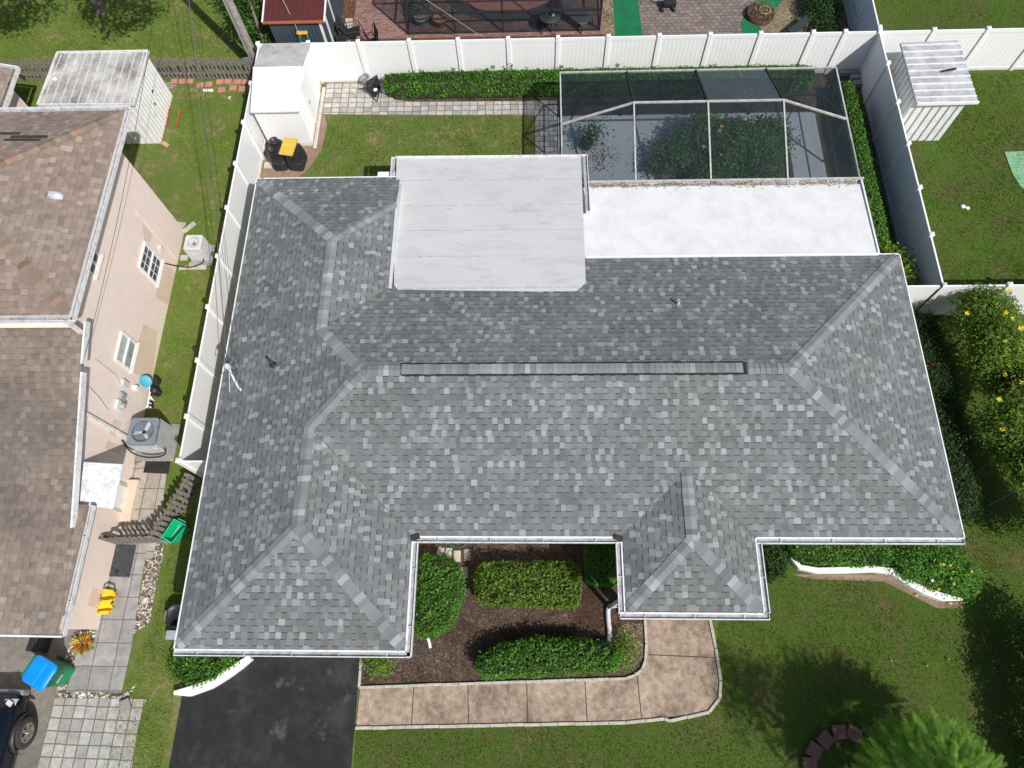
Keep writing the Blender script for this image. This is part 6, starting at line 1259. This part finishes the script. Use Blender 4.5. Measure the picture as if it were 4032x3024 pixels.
m = MB(); m.lathe((tt.x-.12, tt.y+.1, .71), [(.05, 0), (.06, .1), (.04, .16), (0, .16)], 12); m.build('kettle', galv, None, label='small metal pot standing on the round patio table', cat='pot')
m = MB(); m.box((tt.x+.12, tt.y, .715), (.14, .12, .01), .3); m.build('napkin', paint('pale_green_paper', (.30, .42, .40), .6), None, label='pale green square lying on the round patio table', cat='paper')
lo = P(2280, 60, .4); t = thing('lounge_chair', 'dark slatted lounge chair in the right corner of the rear pool cage', 'chair', (lo.x, lo.y, 0)); R_ = Matrix.Rotation(.75, 3, 'Z'); L0 = Vector((lo.x, lo.y, 0))
slm = paint('grey_slats', (.09, .10, .11), .6)
m = MB()
for k in range(13): y = -.45+k*.075; m.bar(R_ @ Vector((-.3, y, .38))+L0, R_ @ Vector((.3, y, .38))+L0, .055, .02)
m.build('seat', slm, t); m = MB()
for k in range(9): m.bar(R_ @ Vector((-.3, .5+k*.04, .40+k*.06))+L0, R_ @ Vector((.3, .5+k*.04, .40+k*.06))+L0, .05, .02)
m.build('backrest', slm, t)
for sx in (-.3, .3):
    for y in (-.45, .5): m = MB(); m.bar(R_ @ Vector((sx, y, 0))+L0, R_ @ Vector((sx, y, .38))+L0, .04); m.build('leg', dark_metal, t)
# swing-like cart on the brown patio
kb = P(2637, 8, .3); t = thing('grill_cart', 'black wheeled cart with two long pale handles on the brown patio', 'cart', (kb.x, kb.y, 0))
m = MB(); m.box((kb.x, kb.y+.05, .25), (.55, .3, .22)); m.build('body', black_plastic, t, bevel=.06)
for sx in (-.25, .2): m = MB(); m.cyl((kb.x+sx-.04, kb.y-.15, .1), (kb.x+sx+.04, kb.y-.15, .1), .1, None, 14); m.build('wheel', black_plastic, t)
for sx in (-1, 1): m = MB(); m.bar((kb.x+sx*.25, kb.y+.05, .35), (kb.x+sx*.85, kb.y+.45, .5), .05); m.build('handle', lightgrey, t)
for sx, px in ((-1, 2525), (1, 2757)):
    p = P(px, 18, .02); m = MB(); m.tube([(p.x-.12*sx, p.y+.4, .5), (p.x, p.y, .02), (p.x+.1*sx, p.y+.5, .5)], .012, 6); m.build('bent_stand', dark_metal, None, label='thin bent metal stand left of the black cart' if sx < 0 else 'thin bent metal stand right of the black cart', cat='stand')
# rusty planter and stone benches on the gold gravel
pp_ = P(3000, 40, .3); t = thing('gravel_planter', 'round rusty planter full of dry twigs on the golden gravel', 'planter', (pp_.x, pp_.y, 0)); rust = paint('rusty_steel', (.10, .05, .035), .8, .3, 6)
m = MB(); m.lathe((pp_.x, pp_.y, 0), [(.5, 0), (.53, .22), (.50, .22), (.47, .18), (0, .18)], 26); m.build('tub', rust, t); q = np.array([pp_.x, pp_.y, .32])+rng.normal(0, .2, (900, 3))*np.array([1.1, 1.1, .4])
quads('dry_twigs', leaf_quads(q, np.tile([0, 0, 1.], (900, 1)), .16, .012, .8), rng.uniform(0, 1, 900), leafmat('dry_twig', [(0., (.07, .06, .04)), (.6, (.20, .17, .11)), (1., (.38, .33, .22))], .1), t)
m = MB(); m.lathe((pp_.x+.1, pp_.y-.02, .3), [(.22, 0), (.24, .04), (.2, .05), (.19, 0)], 18); m.build('hoop', paint('straw', (.42, .33, .12), .8), t)
m = MB(); m.face([P(3010, 95, .02), P(2955, 62, .02), P(2950, 90, .1), P(3010, 108, .2), P(3050, 85, .02)]); m.build('rust_sheet', rust, None, label='bent rusty metal sheet lying below the round planter', cat='sheet') if False else None
for i, (px, py, rz_, L_, l) in enumerate([(3150, 98, .75, 1.15, 'dark topped stone bench set diagonally near the back fence'), (3195, 5, 1.57, .9, 'dark topped stone bench at the top edge beside the gravel')]):
    p = P(px, py, .4); t = thing('garden_bench', l, 'bench', (p.x, p.y, 0), 'dark topped stone benches'); R_ = Matrix.Rotation(rz_, 3, 'Z'); m = MB(); m.box((p.x, p.y, .4), (L_, .3, .06), rz_); m.build('seat', paint('dark_slate_seat', (.035, .05, .05), .5), t, bevel=.01)
    for s_ in (-.36, .36): q = R_ @ Vector((s_*L_, 0, 0)); m = MB(); m.box((p.x+q.x, p.y+q.y, .19), (.1, .24, .36), rz_); m.build('leg', paint('pink_stone', (.42, .34, .31), .85, .2, 7), t, bevel=.02)
m = MB(); m.tube([P(3360, 0, 1.2), P(3372, 60, .8), P(3392, 130, .3)], .012, 5); m.build('leaning_cane', wood_old, None, label='thin dark cane leaning on the receding white fence', cat='cane')
# scattered specks that the photo shows on the lawns
for i, (px, py, mt_, l, s_) in enumerate([(3670, 2285, white_paint, 'white speck of litter in the shrub below the right roof corner', .05), (3510, 2600, curb_white, 'pale pebble in the middle of the front lawn', .02), (3650, 2620, paint('tan_leaf', (.6, .42, .2), .8), 'dry tan leaf on the front lawn', .03), (3735, 2595, paint('straw_stick', (.5, .42, .2), .8), 'straw coloured stick on the front lawn', .03)]):
    p = P(px, py, .07 if i else .7); m = MB(); m.lathe(p, [(s_*.7, -.02), (s_, .0), (s_*.5, .03), (0, .035)], 6); m.build('litter', mt_, None, label=l, cat='litter')
# fallen yellow leaves along the wavy curb
for i, (px, py) in enumerate([(3565, 2303), (3587, 2312), (3602, 2318), (3610, 2345), (3743, 2376)]):
    p = P(px, py, .06); m = MB(); m.face([(p.x-.05, p.y, .06), (p.x, p.y-.02, .065), (p.x+.05, p.y, .07), (p.x, p.y+.025, .065)]); m.build('fallen_leaf', flower_y, None, label=ORD[i]+' yellow fallen leaf from the left beside the wavy white curb', cat='leaf', group='fallen yellow leaves by the curb')
